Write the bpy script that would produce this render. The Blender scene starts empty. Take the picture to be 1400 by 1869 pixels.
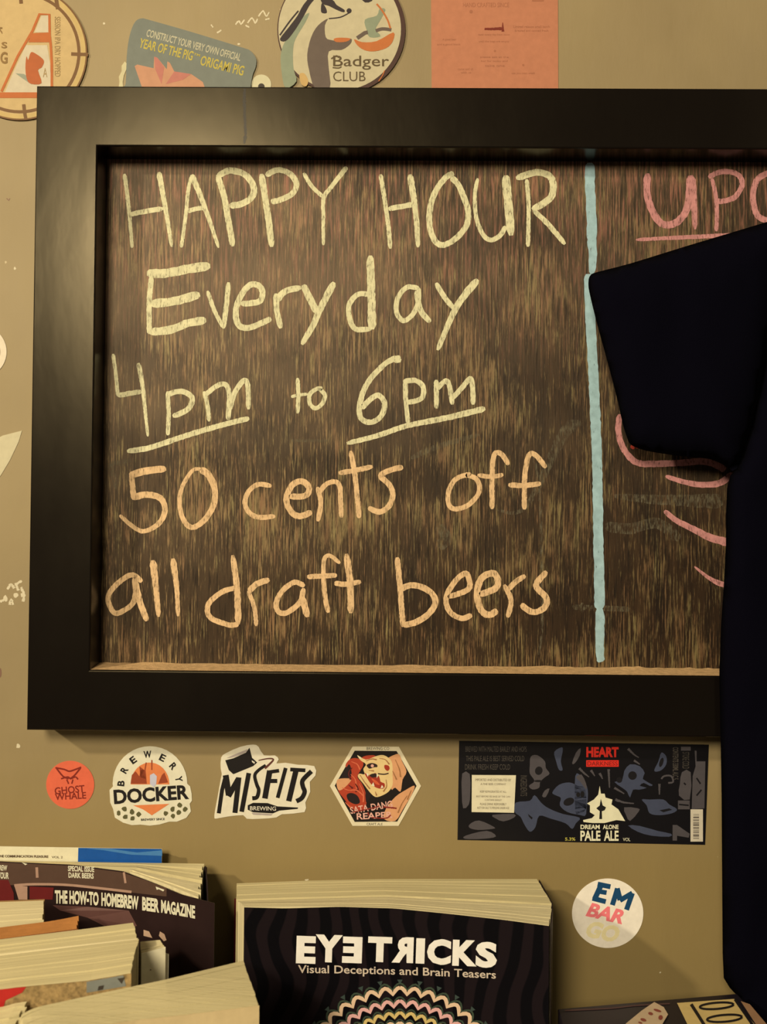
import bpy, bmesh, math, random
from mathutils import Vector, Euler, Matrix, noise
from mathutils.geometry import tessellate_polygon, delaunay_2d_cdt
random.seed(7)
S = bpy.context.scene
C = S.collection

# ------------------------------------------------------------------ camera
F = 1700.0                                   # focal length in px of a 1400 x 1869 frame
CAM = Vector((0.0, -0.78, 1.5))
ROT = (Euler((0, 0, math.radians(0.53))).to_matrix()
       @ Euler((math.radians(90 + 1.07), 0, 0)).to_matrix()
       @ Euler((0, 0, math.radians(0.48))).to_matrix())
cd = bpy.data.cameras.new('camera')
cd.sensor_fit = 'HORIZONTAL'; cd.sensor_width = 36; cd.lens = F * 36 / 1400
cd.clip_start = 0.01
cd.dof.use_dof = True; cd.dof.focus_distance = 0.76; cd.dof.aperture_fstop = 13
co = bpy.data.objects.new('camera', cd); C.objects.link(co)
co.location = CAM; co.rotation_euler = ROT.to_euler()
S.camera = co
# ------------------------------------------------------------------ world, lamps, exposure
w = bpy.data.worlds.new('world'); S.world = w; w.use_nodes = True
w.node_tree.nodes['Background'].inputs[0].default_value = (1.0, 0.80, 0.55, 1)
w.node_tree.nodes['Background'].inputs[1].default_value = 0.08
LC = (1.0, 0.80, 0.50)                       # warm bulb colour


def lamp(name, loc, target, size, power, col=LC):
    l = bpy.data.lights.new(name, 'AREA'); l.shape = 'DISK'; l.size = size
    l.energy = power; l.color = col
    o = bpy.data.objects.new(name, l); C.objects.link(o)
    o.location = loc
    o.rotation_euler = (Vector(target) - Vector(loc)).to_track_quat('-Z', 'Y').to_euler()
    return o


lamp('pendant_lamp_near', (-0.62, -2.20, 2.33), (0, 0, 1.4), 0.62, 48)
lamp('pendant_lamp_left', (-2.0, -1.55, 2.55), (0, 0, 1.4), 0.12, 44)
lamp('fill_lamp_right', (1.5, -1.5, 2.5), (0, 0, 1.4), 0.16, 2.5)  # weak fill added on the right for the shirt's soft shadow
S.view_settings.view_transform = 'Standard'
S.view_settings.look = 'None'
S.view_settings.exposure = 0.0
S.view_settings.gamma = 1.0


# ------------------------------------------------------------------ pixel -> place helpers
def ray(px, py):
    return ROT @ Vector(((px - 700) / F, -(py - 934.5) / F, -1))


def P(px, py, L):                            # the point seen at a pixel, L metres in front of the wall
    d = ray(px, py)
    return CAM + d * ((-L - CAM.y) / d.y)


def PZ(px, py, z):                           # ... at height z
    d = ray(px, py)
    return CAM + d * ((z - CAM.z) / d.z)


def wallmap(L0):
    return lambda x, y, l: P(x, y, L0 + l)


# ------------------------------------------------------------------ colours and materials
def lin(c):
    c /= 255.0
    return c / 12.92 if c <= 0.04045 else ((c + 0.055) / 1.055) ** 2.4


GAIN = 1.0


def A(r, g, b, E=0.9):                       # paint colour that looks r,g,b under the warm lamps
    return tuple(max(0.0015, min(0.9, lin(v) / (E * 1.10 * GAIN * k))) for v, k in zip((r, g, b), (1.0, 0.82, 0.52)))


MATS = {}


def mat(name, col, rough=0.6, spec=0.3, bump=0, bscale=300, vary=0, vscale=40):
    if name in MATS: return MATS[name]
    m = bpy.data.materials.new(name); m.use_nodes = True
    nt = m.node_tree; b = nt.nodes['Principled BSDF']
    b.inputs['Base Color'].default_value = (*col, 1)
    b.inputs['Roughness'].default_value = rough
    b.inputs['Specular IOR Level'].default_value = spec
    tc = nt.nodes.new('ShaderNodeTexCoord')
    if bump:
        n = nt.nodes.new('ShaderNodeTexNoise'); n.inputs['Scale'].default_value = bscale
        n.inputs['Detail'].default_value = 4
        bp = nt.nodes.new('ShaderNodeBump'); bp.inputs['Strength'].default_value = bump
        bp.inputs['Distance'].default_value = 0.001
        nt.links.new(tc.outputs['Object'], n.inputs['Vector'])
        nt.links.new(n.outputs['Fac'], bp.inputs['Height'])
        nt.links.new(bp.outputs[0], b.inputs['Normal'])
    if vary:
        n = nt.nodes.new('ShaderNodeTexNoise'); n.inputs['Scale'].default_value = vscale
        n.inputs['Detail'].default_value = 5; n.inputs['Roughness'].default_value = 0.6
        mx = nt.nodes.new('ShaderNodeMix'); mx.data_type = 'RGBA'
        mr = nt.nodes.new('ShaderNodeMapRange')
        mr.inputs[1].default_value = 0.3; mr.inputs[2].default_value = 0.7
        nt.links.new(tc.outputs['Object'], n.inputs['Vector'])
        nt.links.new(n.outputs['Fac'], mr.inputs[0])
        nt.links.new(mr.outputs[0], mx.inputs[0])
        mx.inputs[6].default_value = (*[c * (1 - vary) for c in col], 1)
        mx.inputs[7].default_value = (*[min(1, c * (1 + vary)) for c in col], 1)
        nt.links.new(mx.outputs[2], b.inputs['Base Color'])
    MATS[name] = m
    return m


def ink(r, g, b, E=0.9, rough=0.55):
    return mat('print_%d_%d_%d_%d' % (r, g, b, int(E * GAIN * 100)), A(r, g, b, E), rough, 0.3, vary=0.06, vscale=150)


def N(nt, kind, **kw):
    n = nt.nodes.new(kind)
    for k, v in kw.items(): setattr(n, k, v)
    return n


def grain_noise(nt, tc, sx, sz, detail=4, rough=0.6, loc=(0, 0, 0)):
    mp = N(nt, 'ShaderNodeMapping'); mp.inputs['Scale'].default_value = (sx, 1, sz)
    mp.inputs['Location'].default_value = loc
    n = N(nt, 'ShaderNodeTexNoise'); n.inputs['Scale'].default_value = 1
    n.inputs['Detail'].default_value = detail; n.inputs['Roughness'].default_value = rough
    nt.links.new(tc.outputs['Object'], mp.inputs['Vector'])
    nt.links.new(mp.outputs[0], n.inputs['Vector'])
    return n.outputs['Fac']


def mrange(nt, src, a, b, c=0.0, d=1.0):
    m = N(nt, 'ShaderNodeMapRange')
    nt.links.new(src, m.inputs[0])
    for i, v in enumerate((a, b, c, d)): m.inputs[i + 1].default_value = v
    return m.outputs[0]


def mathn(nt, op, a, b):
    m = N(nt, 'ShaderNodeMath', operation=op)
    for i, v in enumerate((a, b)):
        if isinstance(v, (int, float)): m.inputs[i].default_value = v
        else: nt.links.new(v, m.inputs[i])
    return m.outputs[0]


def mixc(nt, fac, a, b):
    m = N(nt, 'ShaderNodeMix', data_type='RGBA')
    nt.links.new(fac, m.inputs[0])
    for i, v in ((6, a), (7, b)):
        if isinstance(v, tuple): m.inputs[i].default_value = (*v, 1)
        else: nt.links.new(v, m.inputs[i])
    return m.outputs[2]


def chalk_mat(name, col, lo=0.36, hi=0.48, floor_=0.35):
    m = bpy.data.materials.new(name); m.use_nodes = True
    nt = m.node_tree; b = nt.nodes['Principled BSDF']
    tc = N(nt, 'ShaderNodeTexCoord')
    g = grain_noise(nt, tc, 700, 160, 4, 0.65)
    g2 = grain_noise(nt, tc, 160, 160, 3, 0.5, (3, 0, 5))
    b.inputs['Base Color'].default_value = (*col, 1)
    nt.links.new(mixc(nt, mrange(nt, g2, 0.3, 0.7), tuple(c * 0.80 for c in col), tuple(min(.95, c * 1.08) for c in col)),
                 b.inputs['Base Color'])
    b.inputs['Roughness'].default_value = 0.95; b.inputs['Specular IOR Level'].default_value = 0.05
    nt.links.new(mrange(nt, g, lo, hi, floor_, 1.0 if floor_ else 0.55), b.inputs['Alpha'])
    return m


# ------------------------------------------------------------------ object helpers
def link(name, me, m, parent=None, label=None, kind=None):
    o = bpy.data.objects.new(name, me)
    if parent is not None:
        me.transform(Matrix.Translation(-WORLD[parent.name]))
        o.parent = parent
        WORLD[o.name] = WORLD[parent.name]
    else:
        WORLD[o.name] = Vector((0, 0, 0))
    C.objects.link(o)
    if m is not None: me.materials.append(m)
    if label: o['label'] = label
    if kind: o['kind'] = kind
    return o


WORLD = {}


def thing(name, label, cat, loc, group=None):
    o = bpy.data.objects.new(name, None); C.objects.link(o)
    o.empty_display_size = 0.05
    o.location = loc; WORLD[o.name] = Vector(loc)
    o['label'] = label; o['category'] = cat
    if group: o['group'] = group
    return o


def me_from(name, vs, fs, smooth=False):
    me = bpy.data.meshes.new(name); me.from_pydata([tuple(v) for v in vs], [], fs); me.update()
    bm = bmesh.new(); bm.from_mesh(me); bmesh.ops.recalc_face_normals(bm, faces=bm.faces); bm.to_mesh(me); bm.free()
    if smooth:
        for p in me.polygons: p.use_smooth = True
    return me


def spline(pts, n=6, closed=False):          # Catmull-Rom through the points
    if len(pts) < 3: return [tuple(p) for p in pts]
    out = []
    k = len(pts)
    rng = range(k) if closed else range(k - 1)
    for i in rng:
        if closed: p = [pts[(i + j - 1) % k] for j in range(4)]
        else: p = [pts[max(0, min(k - 1, i + j - 1))] for j in range(4)]
        for s in range(n):
            t = s / n
            out.append(tuple(0.5 * (2 * b + (c - a) * t + (2 * a - 5 * b + 4 * c - d) * t * t + (3 * b - a - 3 * c + d) * t ** 3)
                             for a, b, c, d in zip(*p)))
    if not closed: out.append(tuple(pts[-1]))
    return out


def circle(cx, cy, r, n=48, ry=None, rot=0):
    ry = r if ry is None else ry
    c, s = math.cos(rot), math.sin(rot)
    return [(cx + r * math.cos(a) * c - ry * math.sin(a) * s, cy + r * math.cos(a) * s + ry * math.sin(a) * c)
            for a in [2 * math.pi * i / n for i in range(n)]]


FONT = {}


def text_geo(s, bold):
    k = (s, bold)
    if k not in FONT:
        cu = bpy.data.curves.new('t', 'FONT'); cu.body = s; cu.offset = bold; cu.resolution_u = 3
        o = bpy.data.objects.new('t', cu); C.objects.link(o)
        dg = bpy.context.evaluated_depsgraph_get()
        me = bpy.data.meshes.new_from_object(o.evaluated_get(dg))
        vs = [(v.co.x, v.co.y) for v in me.vertices]; fs = [tuple(p.vertices) for p in me.polygons]
        bpy.data.objects.remove(o); bpy.data.curves.remove(cu); bpy.data.meshes.remove(me)
        FONT[k] = (vs, fs)
    return FONT[k]


class Ink:                                    # flat print, collected into one mesh
    def __init__(s, mp, lift=0.0001, ox=0, oy=0, sc=1):
        s.mp, s.lift, s.ox, s.oy, s.sc = mp, lift, ox, oy, sc
        s.v = []; s.f = []; s.n = 0

    def at(s, x, y, e=0):
        return s.mp(s.ox + x * s.sc, s.oy + y * s.sc, s.lift + e)

    def poly(s, pts, smooth=0, e=0):
        if smooth: pts = spline(pts, smooth, True)
        b = len(s.v)
        s.v += [s.at(x, y, e) for x, y in pts]
        for t in tessellate_polygon([[Vector((x, y, 0)) for x, y in pts]]): s.f.append(tuple(b + i for i in t))
        return s

    def rect(s, x0, y0, x1, y1): return s.poly([(x0, y0), (x1, y0), (x1, y1), (x0, y1)])

    def ring(s, cx, cy, r, wd, n=72, a0=0, a1=360):
        k = int(n * (a1 - a0) / 360)
        return s.stroke([(cx + r * math.cos(math.radians(a0 + (a1 - a0) * i / k)),
                          cy + r * math.sin(math.radians(a0 + (a1 - a0) * i / k))) for i in range(k + 1)], wd, 0)

    def stroke(s, pts, wd, smooth=5, jit=0, taper=(1, 1), rnd=False):
        if smooth and len(pts) > 2: pts = spline(pts, smooth)
        if jit:                                # resample finely so that the edge can be rough
            q = [pts[0]]
            for a, b in zip(pts, pts[1:]):
                d = math.dist(a, b); k = max(1, int(d / (wd * 0.3)))
                q += [(a[0] + (b[0] - a[0]) * i / k, a[1] + (b[1] - a[1]) * i / k) for i in range(1, k + 1)]
            pts = q
        n = len(pts); s.n += 1; e = s.n * 4e-6; b = len(s.v)
        for i, (x, y) in enumerate(pts):
            x0, y0 = pts[max(0, i - 1)]; x1, y1 = pts[min(n - 1, i + 1)]
            d = math.hypot(x1 - x0, y1 - y0) or 1
            nx, ny = -(y1 - y0) / d, (x1 - x0) / d
            t = i / max(1, n - 1)
            w2 = wd / 2 * (taper[0] + (taper[1] - taper[0]) * t)
            if rnd: w2 *= min(1, 0.45 + min(i, n - 1 - i) * 0.4)
            wa = w2 * (1 + random.uniform(-jit, jit)); wb = w2 * (1 + random.uniform(-jit, jit))
            s.v += [s.at(x + nx * wa, y + ny * wa, e), s.at(x - nx * wb, y - ny * wb, e)]
            if i: s.f.append((b + 2 * i - 2, b + 2 * i - 1, b + 2 * i + 1, b + 2 * i))
        return s

    def text(s, t, cx, cy, wd, h, ang=0, shear=0, bold=0.0, mirror=False, warp=None):
        vs, fs = text_geo(t, bold)
        if not vs: return s
        x0 = min(v[0] for v in vs); x1 = max(v[0] for v in vs); y0 = min(v[1] for v in vs); y1 = max(v[1] for v in vs)
        c, sn = math.cos(math.radians(ang)), math.sin(math.radians(ang))
        b = len(s.v)
        for x, y in vs:
            u = ((x - x0) / (x1 - x0) - 0.5) * wd; v = (0.5 - (y - y0) / (y1 - y0)) * h
            if mirror: u = -u
            u -= shear * v
            X, Y = cx + u * c - v * sn, cy + u * sn + v * c
            if warp: Y += warp(X)
            s.v.append(s.at(X, Y))
        s.f += [tuple(b + i for i in f) for f in fs]
        return s

    def build(s, name, m, parent, label=None, kind=None):
        if name.startswith('chalk_') or name in ('scuff_mark', 'hop_leaves', 'barcode_bars'):
            many = name in ('hop_leaves', 'barcode_bars', 'scuff_mark')
            return link(name, me_from(name, s.v, s.f), m, parent, label, 'stuff' if many else kind)
        # print that lies well apart becomes a part of its own
        root = list(range(len(s.v)))

        def find(i):
            while root[i] != i: root[i] = root[root[i]]; i = root[i]
            return i
        for f in s.f:
            for i in f[1:]: root[find(i)] = find(f[0])
        comp = {}
        for i, f in enumerate(s.f): comp.setdefault(find(f[0]), []).append(i)
        boxes = []
        for fl in comp.values():
            vv = [s.v[i] for k in fl for i in s.f[k]]
            boxes.append([[min(v[a] for v in vv) for a in range(3)], [max(v[a] for v in vv) for a in range(3)], list(fl)])
        gap = 0.0045
        merged = True
        while merged:
            merged = False
            for i in range(len(boxes)):
                for j in range(len(boxes) - 1, i, -1):
                    a, b = boxes[i], boxes[j]
                    if all(a[0][q] - gap <= b[1][q] and b[0][q] - gap <= a[1][q] for q in range(3)):
                        boxes[i] = [[min(p, q) for p, q in zip(a[0], b[0])], [max(p, q) for p, q in zip(a[1], b[1])], a[2] + b[2]]
                        del boxes[j]; merged = True
        o = None
        if len(boxes) > 20: return link(name, me_from(name, s.v, s.f), m, parent, label, 'stuff')
        for b in boxes:
            ids = sorted({i for k in b[2] for i in s.f[k]}); mp = {v: n for n, v in enumerate(ids)}
            o = link(name, me_from(name, [s.v[i] for i in ids], [tuple(mp[i] for i in s.f[k]) for k in b[2]]), m, parent, label, kind)
        return o


def slab(name, pts, mp, L0, t, m, parent, label=None, tr=(0, 0, 1), smooth=0, bevel=0.0):
    """a flat sheet or board with real thickness: outline pts, back at L0, front at L0+t"""
    ox, oy, sc = tr
    if smooth: pts = spline(pts, smooth, True)
    q = [(ox + x * sc, oy + y * sc) for x, y in pts]; n = len(q)
    vs = [mp(x, y, L0) for x, y in q] + [mp(x, y, L0 + t) for x, y in q]
    fs = [(i, (i + 1) % n, n + (i + 1) % n, n + i) for i in range(n)]
    for tt in tessellate_polygon([[Vector((x, y, 0)) for x, y in q]]):
        fs.append(tuple(n + i for i in tt)); fs.append(tuple(i for i in tt))
    return link(name, me_from(name, vs, fs), m, parent, label)


def box_bm(lo, hi, bev=0.0, seg=2):
    bm = bmesh.new(); bmesh.ops.create_cube(bm, size=1)
    for v in bm.verts: v.co = Vector([lo[i] + (v.co[i] + .5) * (hi[i] - lo[i]) for i in range(3)])
    if bev: bmesh.ops.bevel(bm, geom=list(bm.edges), offset=bev, segments=seg, affect='EDGES', profile=0.5)
    return bm


def bm_obj(name, bm, m, parent=None, label=None, kind=None):
    me = bpy.data.meshes.new(name); bm.to_mesh(me); bm.free()
    return link(name, me, m, parent, label, kind)


# ================================================================== SETTING
def wall_material():
    m = bpy.data.materials.new('painted_wall'); m.use_nodes = True
    nt = m.node_tree; b = nt.nodes['Principled BSDF']; tc = N(nt, 'ShaderNodeTexCoord')
    a = grain_noise(nt, tc, 5, 4, 4, 0.55); c = grain_noise(nt, tc, 40, 14, 5, 0.65, (2, 0, 7))
    col = mixc(nt, mrange(nt, a, 0.35, 0.65), (0.250, 0.205, 0.120), (0.320, 0.265, 0.155))
    col = mixc(nt, mrange(nt, c, 0.25, 0.75, 0, 0.35), col, (0.31, 0.26, 0.175))
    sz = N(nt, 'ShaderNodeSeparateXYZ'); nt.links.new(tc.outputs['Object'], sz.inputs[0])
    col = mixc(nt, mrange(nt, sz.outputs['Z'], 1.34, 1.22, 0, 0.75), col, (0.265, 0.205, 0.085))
    fl = grain_noise(nt, tc, 130, 110, 2, 0.5, (9, 0, 1))
    col = mixc(nt, mrange(nt, fl, 0.76, 0.80, 0, 0.6), col, (0.66, 0.6, 0.45))
    nt.links.new(col, b.inputs['Base Color'])
    b.inputs['Roughness'].default_value = 0.5; b.inputs['Specular IOR Level'].default_value = 0.25
    bp = N(nt, 'ShaderNodeBump'); bp.inputs['Strength'].default_value = 0.25; bp.inputs['Distance'].default_value = 0.0015
    nt.links.new(c, bp.inputs['Height']); nt.links.new(bp.outputs[0], b.inputs['Normal'])
    return m


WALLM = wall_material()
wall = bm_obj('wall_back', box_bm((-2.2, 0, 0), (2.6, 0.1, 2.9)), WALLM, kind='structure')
floor = bm_obj('floor', box_bm((-2.2, -3.0, -0.05), (2.6, 0.1, 0)),
               mat('floor_boards', (0.12, 0.07, 0.04), 0.5, 0.3, 0.3, 30, 0.2, 12), kind='structure')
W = wallmap(0)
# scuffs and paint flecks on the wall
sc = Ink(W, 0.00008)
for x, y, a, b2 in [(27, 490, 3, 3), (33, 1362, 4, 5), (29, 1087, 5, 5), (40, 1086, 3, 4), (10, 1092, 4, 6),
                    (190, 43, 3, 2), (520, 40, 2, 2), (436, 80, 3, 2), (560, 1606, 4, 2), (1205, 1775, 2, 2)]:
    sc.poly([(x + a * math.cos(t) * random.uniform(.6, 1.2), y + b2 * math.sin(t) * random.uniform(.6, 1.2))
             for t in [i * math.pi / 4 for i in range(8)]], 3)
for p in [[(430, 45), (436, 38), (440, 44), (446, 36)], [(452, 42), (460, 33), (466, 42), (470, 34)],
          [(472, 30), (480, 20), (486, 30), (491, 22)], [(455, 50), (448, 46)], [(484, 36), (492, 34)],
          [(385, 45), (389, 50)], [(404, 55), (396, 60)]]:
    sc.stroke(p, 2.6, 3, 0.4)
for p in [[(14, 1076), (20, 1066), (26, 1074)], [(28, 1064), (34, 1078)], [(18, 1104), (20, 1094), (24, 1104)],
          [(38, 1072), (44, 1084), (42, 1098)], [(0, 1098), (8, 1094)], [(30, 1066), (40, 1060)]]:
    sc.stroke(p, 4.5, 3, 0.4)
sc.build('scuff_mark', ink(212, 190, 140, 1.0), wall, 'pale scratched paint scuffs')
dk = Ink(W, 0.00008)
dk.stroke([(12, 362), (16, 366), (18, 362)], 2, 0).poly(circle(0, 1228, 3, 10, 9))
dk.build('stain', ink(120, 85, 60), wall, 'small dark stain')

# ================================================================== CHALKBOARD
LF, LB = 0.034, 0.007
tl = P(66, 157, LF); bl = P(49, 1333, LF); tr_ = P(1400, 161, LF); br = P(1300, 1345, LF)
x0 = (tl.x + bl.x) / 2; z1 = (tl.z + tr_.z) / 2; z0 = (bl.z + br.z) / 2
ix0 = (P(177, 266, LF).x + P(165, 1213, LF).x) / 2
iz1 = (P(200, 265, LF).z + P(1300, 273, LF).z) / 2
iz0 = (P(200, 1226, LF).z + P(1300, 1232, LF).z) / 2
x1 = P(2180, 700, LF).x; wr = ix0 - x0; ix1 = x1 - wr
print('frame', x0, x1, z0, z1, 'inner', ix0, iz0, iz1)
board = thing('chalkboard', 'large black framed chalkboard with yellow and orange happy hour writing', 'chalkboard', (x0, 0, z0))


def frame_mat():
    m = bpy.data.materials.new('black_satin_frame'); m.use_nodes = True
    nt = m.node_tree; b = nt.nodes['Principled BSDF']; tc = N(nt, 'ShaderNodeTexCoord')
    b.inputs['Base Color'].default_value = (0.0045, 0.0035, 0.0035, 1)
    g = grain_noise(nt, tc, 14, 9, 4, 0.6)
    nt.links.new(mrange(nt, g, 0.3, 0.7, 0.22, 0.27), b.inputs['Roughness'])
    b.inputs['Specular IOR Level'].default_value = 0.30
    b.inputs['Specular Tint'].default_value = (1.0, 0.90, 0.66, 1)
    bp = N(nt, 'ShaderNodeBump'); bp.inputs['Strength'].default_value = 0.12; bp.inputs['Distance'].default_value = 0.0012
    nt.links.new(grain_noise(nt, tc, 45, 20, 3, 0.5), bp.inputs['Height']); nt.links.new(bp.outputs[0], b.inputs['Normal'])
    return m


FM = frame_mat()


def rail(o0, o1, i1, i0, label=None):        # mitred rail: outer a,b, inner b,a as (x, z)
    q = [o0, o1, i1, i0]
    vs = [Vector((x, 0, z)) for x, z in q] + [Vector((x, -LF, z)) for x, z in q]
    fs = [(0, 1, 2, 3), (4, 5, 6, 7)] + [(i, (i + 1) % 4, 4 + (i + 1) % 4, 4 + i) for i in range(4)]
    bm = bmesh.new(); bv = [bm.verts.new(v) for v in vs]
    for f in fs: bm.faces.new([bv[i] for i in f])
    bmesh.ops.recalc_face_normals(bm, faces=bm.faces)
    ed = [e for e in bm.edges if all(v.co.y < -LF + 1e-6 for v in e.verts) and e.verts[0].co.x != e.verts[1].co.x or
          all(v.co.y < -LF + 1e-6 for v in e.verts)]
    es = []
    for e in ed:                              # not the mitre cuts
        a, b = e.verts[0].co, e.verts[1].co
        if abs(a.x - b.x) < 1e-5 or abs(a.z - b.z) < 1e-5: es.append(e)
    bmesh.ops.bevel(bm, geom=es, offset=0.0012, segments=2, affect='EDGES', profile=0.5)
    o = bm_obj('frame_rail', bm, FM, board)
    return o


rail((x0, z1), (x1, z1), (ix1, iz1), (ix0, iz1))
rail((x0, z0), (x0, z1), (ix0, iz1), (ix0, iz0))
rail((x0, z0), (x1, z0), (ix1, iz0), (ix0, iz0))
rail((x1, z0), (x1, z1), (ix1, iz1), (ix1, iz0))


def board_mat():
    m = bpy.data.materials.new('chalkboard_wood'); m.use_nodes = True
    nt = m.node_tree; b = nt.nodes['Principled BSDF']; tc = N(nt, 'ShaderNodeTexCoord')
    sep = N(nt, 'ShaderNodeSeparateXYZ'); nt.links.new(tc.outputs['Object'], sep.inputs[0])
    H = z1 - z0
    fine = grain_noise(nt, tc, 760, 42, 5, 0.68)
    fine2 = grain_noise(nt, tc, 520, 30, 4, 0.62, (4, 0, 2))
    mid = grain_noise(nt, tc, 60, 14, 3, 0.5, (1, 0, 8))
    big = grain_noise(nt, tc, 18, 14, 5, 0.6, (5, 0, 3))
    big2 = grain_noise(nt, tc, 7, 12, 3, 0.5, (8, 0, 1))
    hgt = mrange(nt, sep.outputs['Z'], H * 0.05, H * 0.95)            # 0 bottom .. 1 top
    lft = mrange(nt, sep.outputs['X'], 0.06, 0.50, 1, 0)              # 1 left .. 0 right (painted haze and dust fade out)
    base = mixc(nt, mrange(nt, mid, 0.3, 0.7), (0.012, 0.008, 0.007), (0.040, 0.024, 0.014))
    # wiped chalk dust held in the grain
    thr = mathn(nt, 'SUBTRACT', fine, mathn(nt, 'MULTIPLY', mathn(nt, 'SUBTRACT', big, 0.5), -0.60))
    str1 = mrange(nt, thr, 0.50, 0.62)
    hue = grain_noise(nt, tc, 150, 20, 3, 0.6, (7, 0, 6))
    dustc = mixc(nt, mrange(nt, hue, 0.38, 0.62), (0.42, 0.25, 0.14), (0.36, 0.31, 0.15))
    col = mixc(nt, mathn(nt, 'MULTIPLY', mathn(nt, 'MULTIPLY', str1, mrange(nt, lft, 0.0, 0.8, 0.58, 1.0)), mrange(nt, hue, 0.3, 0.7, 0.45, 0.8)), base, dustc)
    # wiped dust, with the lamp's hazy reflection at upper left painted in
    dust_haze = mathn(nt, 'MULTIPLY', mathn(nt, 'ADD', mathn(nt, 'MULTIPLY', lft, 0.7), mathn(nt, 'MULTIPLY', hgt, 0.3)),
                 mrange(nt, big2, 0.3, 0.65, 0.25, 1.0))
    dust_haze = mathn(nt, 'MULTIPLY', dust_haze, mrange(nt, hgt, 0.0, 0.65, 0.25, 1.0))
    col = mixc(nt, mathn(nt, 'MULTIPLY', dust_haze, 0.55), col, (0.30, 0.225, 0.15))
    # old pink chalk in the grain near the top
    pk = mathn(nt, 'MULTIPLY', mrange(nt, fine2, 0.50, 0.66), mrange(nt, hgt, 0.55, 0.95, 0, 0.55))
    col = mixc(nt, pk, col, (0.46, 0.20, 0.16))
    # black scratches of bare grain
    col = mixc(nt, mathn(nt, 'MULTIPLY', mrange(nt, fine2, 0.47, 0.36), mrange(nt, dust_haze, 0.0, 0.75, 0.9, 0.15)), col, (0.012, 0.009, 0.008))
    nt.links.new(col, b.inputs['Base Color'])
    b.inputs['Roughness'].default_value = 0.42; b.inputs['Specular IOR Level'].default_value = 0.16
    bp = N(nt, 'ShaderNodeBump'); bp.inputs['Strength'].default_value = 0.5; bp.inputs['Distance'].default_value = 0.0006
    nt.links.new(fine, bp.inputs['Height']); nt.links.new(bp.outputs[0], b.inputs['Normal'])
    return m


bm_obj('writing_surface', box_bm((ix0 - 0.004, -LB, iz0 - 0.004), (ix1 + 0.004, -0.0005, iz1 + 0.004)), board_mat(), board,
       'dark wood grain board surface smeared with old chalk')
# dust and raw wood lip along the lower inner edge
vs = []; fs = []
n = 160
for i in range(n + 1):
    x = ix0 + (ix1 - ix0) * i / n
    h = 0.0022 + 0.0022 * max(0, noise.noise(Vector((x * 28, 0, 3)))) + 0.0012 * max(0, noise.noise(Vector((x * 120, 5, 3))))
    vs += [Vector((x, -LB - 0.0002, iz0 + h)), Vector((x, -LB - 0.004, iz0 + 0.0012 + h * .3)), Vector((x, -LF + 0.0008, iz0 + 0.0004))]
    if i:
        k = 3 * i
        fs += [(k - 3, k, k + 1, k - 2), (k - 2, k + 1, k + 2, k - 1)]
link('chalk_dust', me_from('chalk_dust', vs, fs, True), mat('chalk_dust', (0.60, 0.42, 0.24), 0.9, 0.1, 0.6, 900, 0.25, 200), board,
     'tan chalk dust on the lower inner edge', )
# nothing else on the frame but a drip stain
st = Ink(wallmap(LF), 0.00006)
st.stroke([(447, 162), (446, 190), (448, 240), (446, 262)], 5, 4, 0.5)
st.build('drip_stain', mat('drip', (0.004, 0.003, 0.003), 0.33, 0.24), board)

YEL = chalk_mat('yellow_chalk', A(226, 208, 146, 1.0))
ORA = chalk_mat('orange_chalk', A(228, 182, 120, 0.98))
PNK = chalk_mat('pink_chalk', A(202, 134, 114, 1.0))
RED = chalk_mat('red_chalk', A(180, 66, 45, 0.9))
BLU = chalk_mat('blue_chalk', A(152, 172, 156, 0.84), 0.30, 0.38)
PAL = chalk_mat('faint_chalk', A(130, 116, 82, 0.9), 0.44, 0.66, 0.0)
BMAP = wallmap(LB)
c4 = (180, 270, .3143); c5 = (600, 270, .3571); c6 = (180, 620, .3143); c7 = (600, 620, .3571)
c8 = (160, 960, .3286); c9 = (600, 960, .3571); cu_ = (1040, 270, .2571); ck = (1040, 540, .2571); cl = (1040, 840, .2571)


def word(strokes, m, label, name='chalk_word'):
    if name == 'chalk_smear' and len(strokes) > 1:
        for q in strokes: word([q], m, label, name)
        return
    k = Ink(BMAP, 0.00012)
    for tr, pts, wd, *r in strokes:
        k.ox, k.oy, k.sc = tr
        k.stroke(pts, wd * 0.97, 6, 0.09, r[0] if r else (1, 1), True)
    k.build(name, m, board, label)


word([(c4, [(150, 150), (165, 260), (180, 400), (195, 580)], 23, (1.1, .9)), (c4, [(350, 140), (370, 250), (400, 420), (425, 575)], 30, (1.15, .7)),
      (c4, [(180, 388), (250, 372), (375, 352)], 32, (.9, 1)),
      (c4, [(540, 160), (520, 250), (505, 400), (480, 578)], 22), (c4, [(540, 155), (600, 300), (650, 440), (697, 580)], 28, (1.3, .7)),
      (c4, [(515, 368), (560, 355), (628, 345)], 28),
      (c4, [(690, 155), (730, 290), (755, 430), (780, 572)], 36), (c4, [(690, 165), (760, 132), (850, 155), (900, 225), (890, 285), (830, 325), (760, 335)], 38),
      (c4, [(945, 150), (965, 280), (990, 440), (1005, 575)], 38), (c4, [(970, 160), (1040, 128), (1110, 150), (1148, 205), (1130, 260), (1060, 300), (1000, 312)], 34),
      (c4, [(1190, 145), (1240, 225), (1305, 285)], 24), (c4, [(1305, 565), (1305, 400), (1308, 290), (1350, 228), (1442, 110)], 27, (.7, 1.1))],
     YEL, 'yellow chalk word HAPPY')
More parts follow.
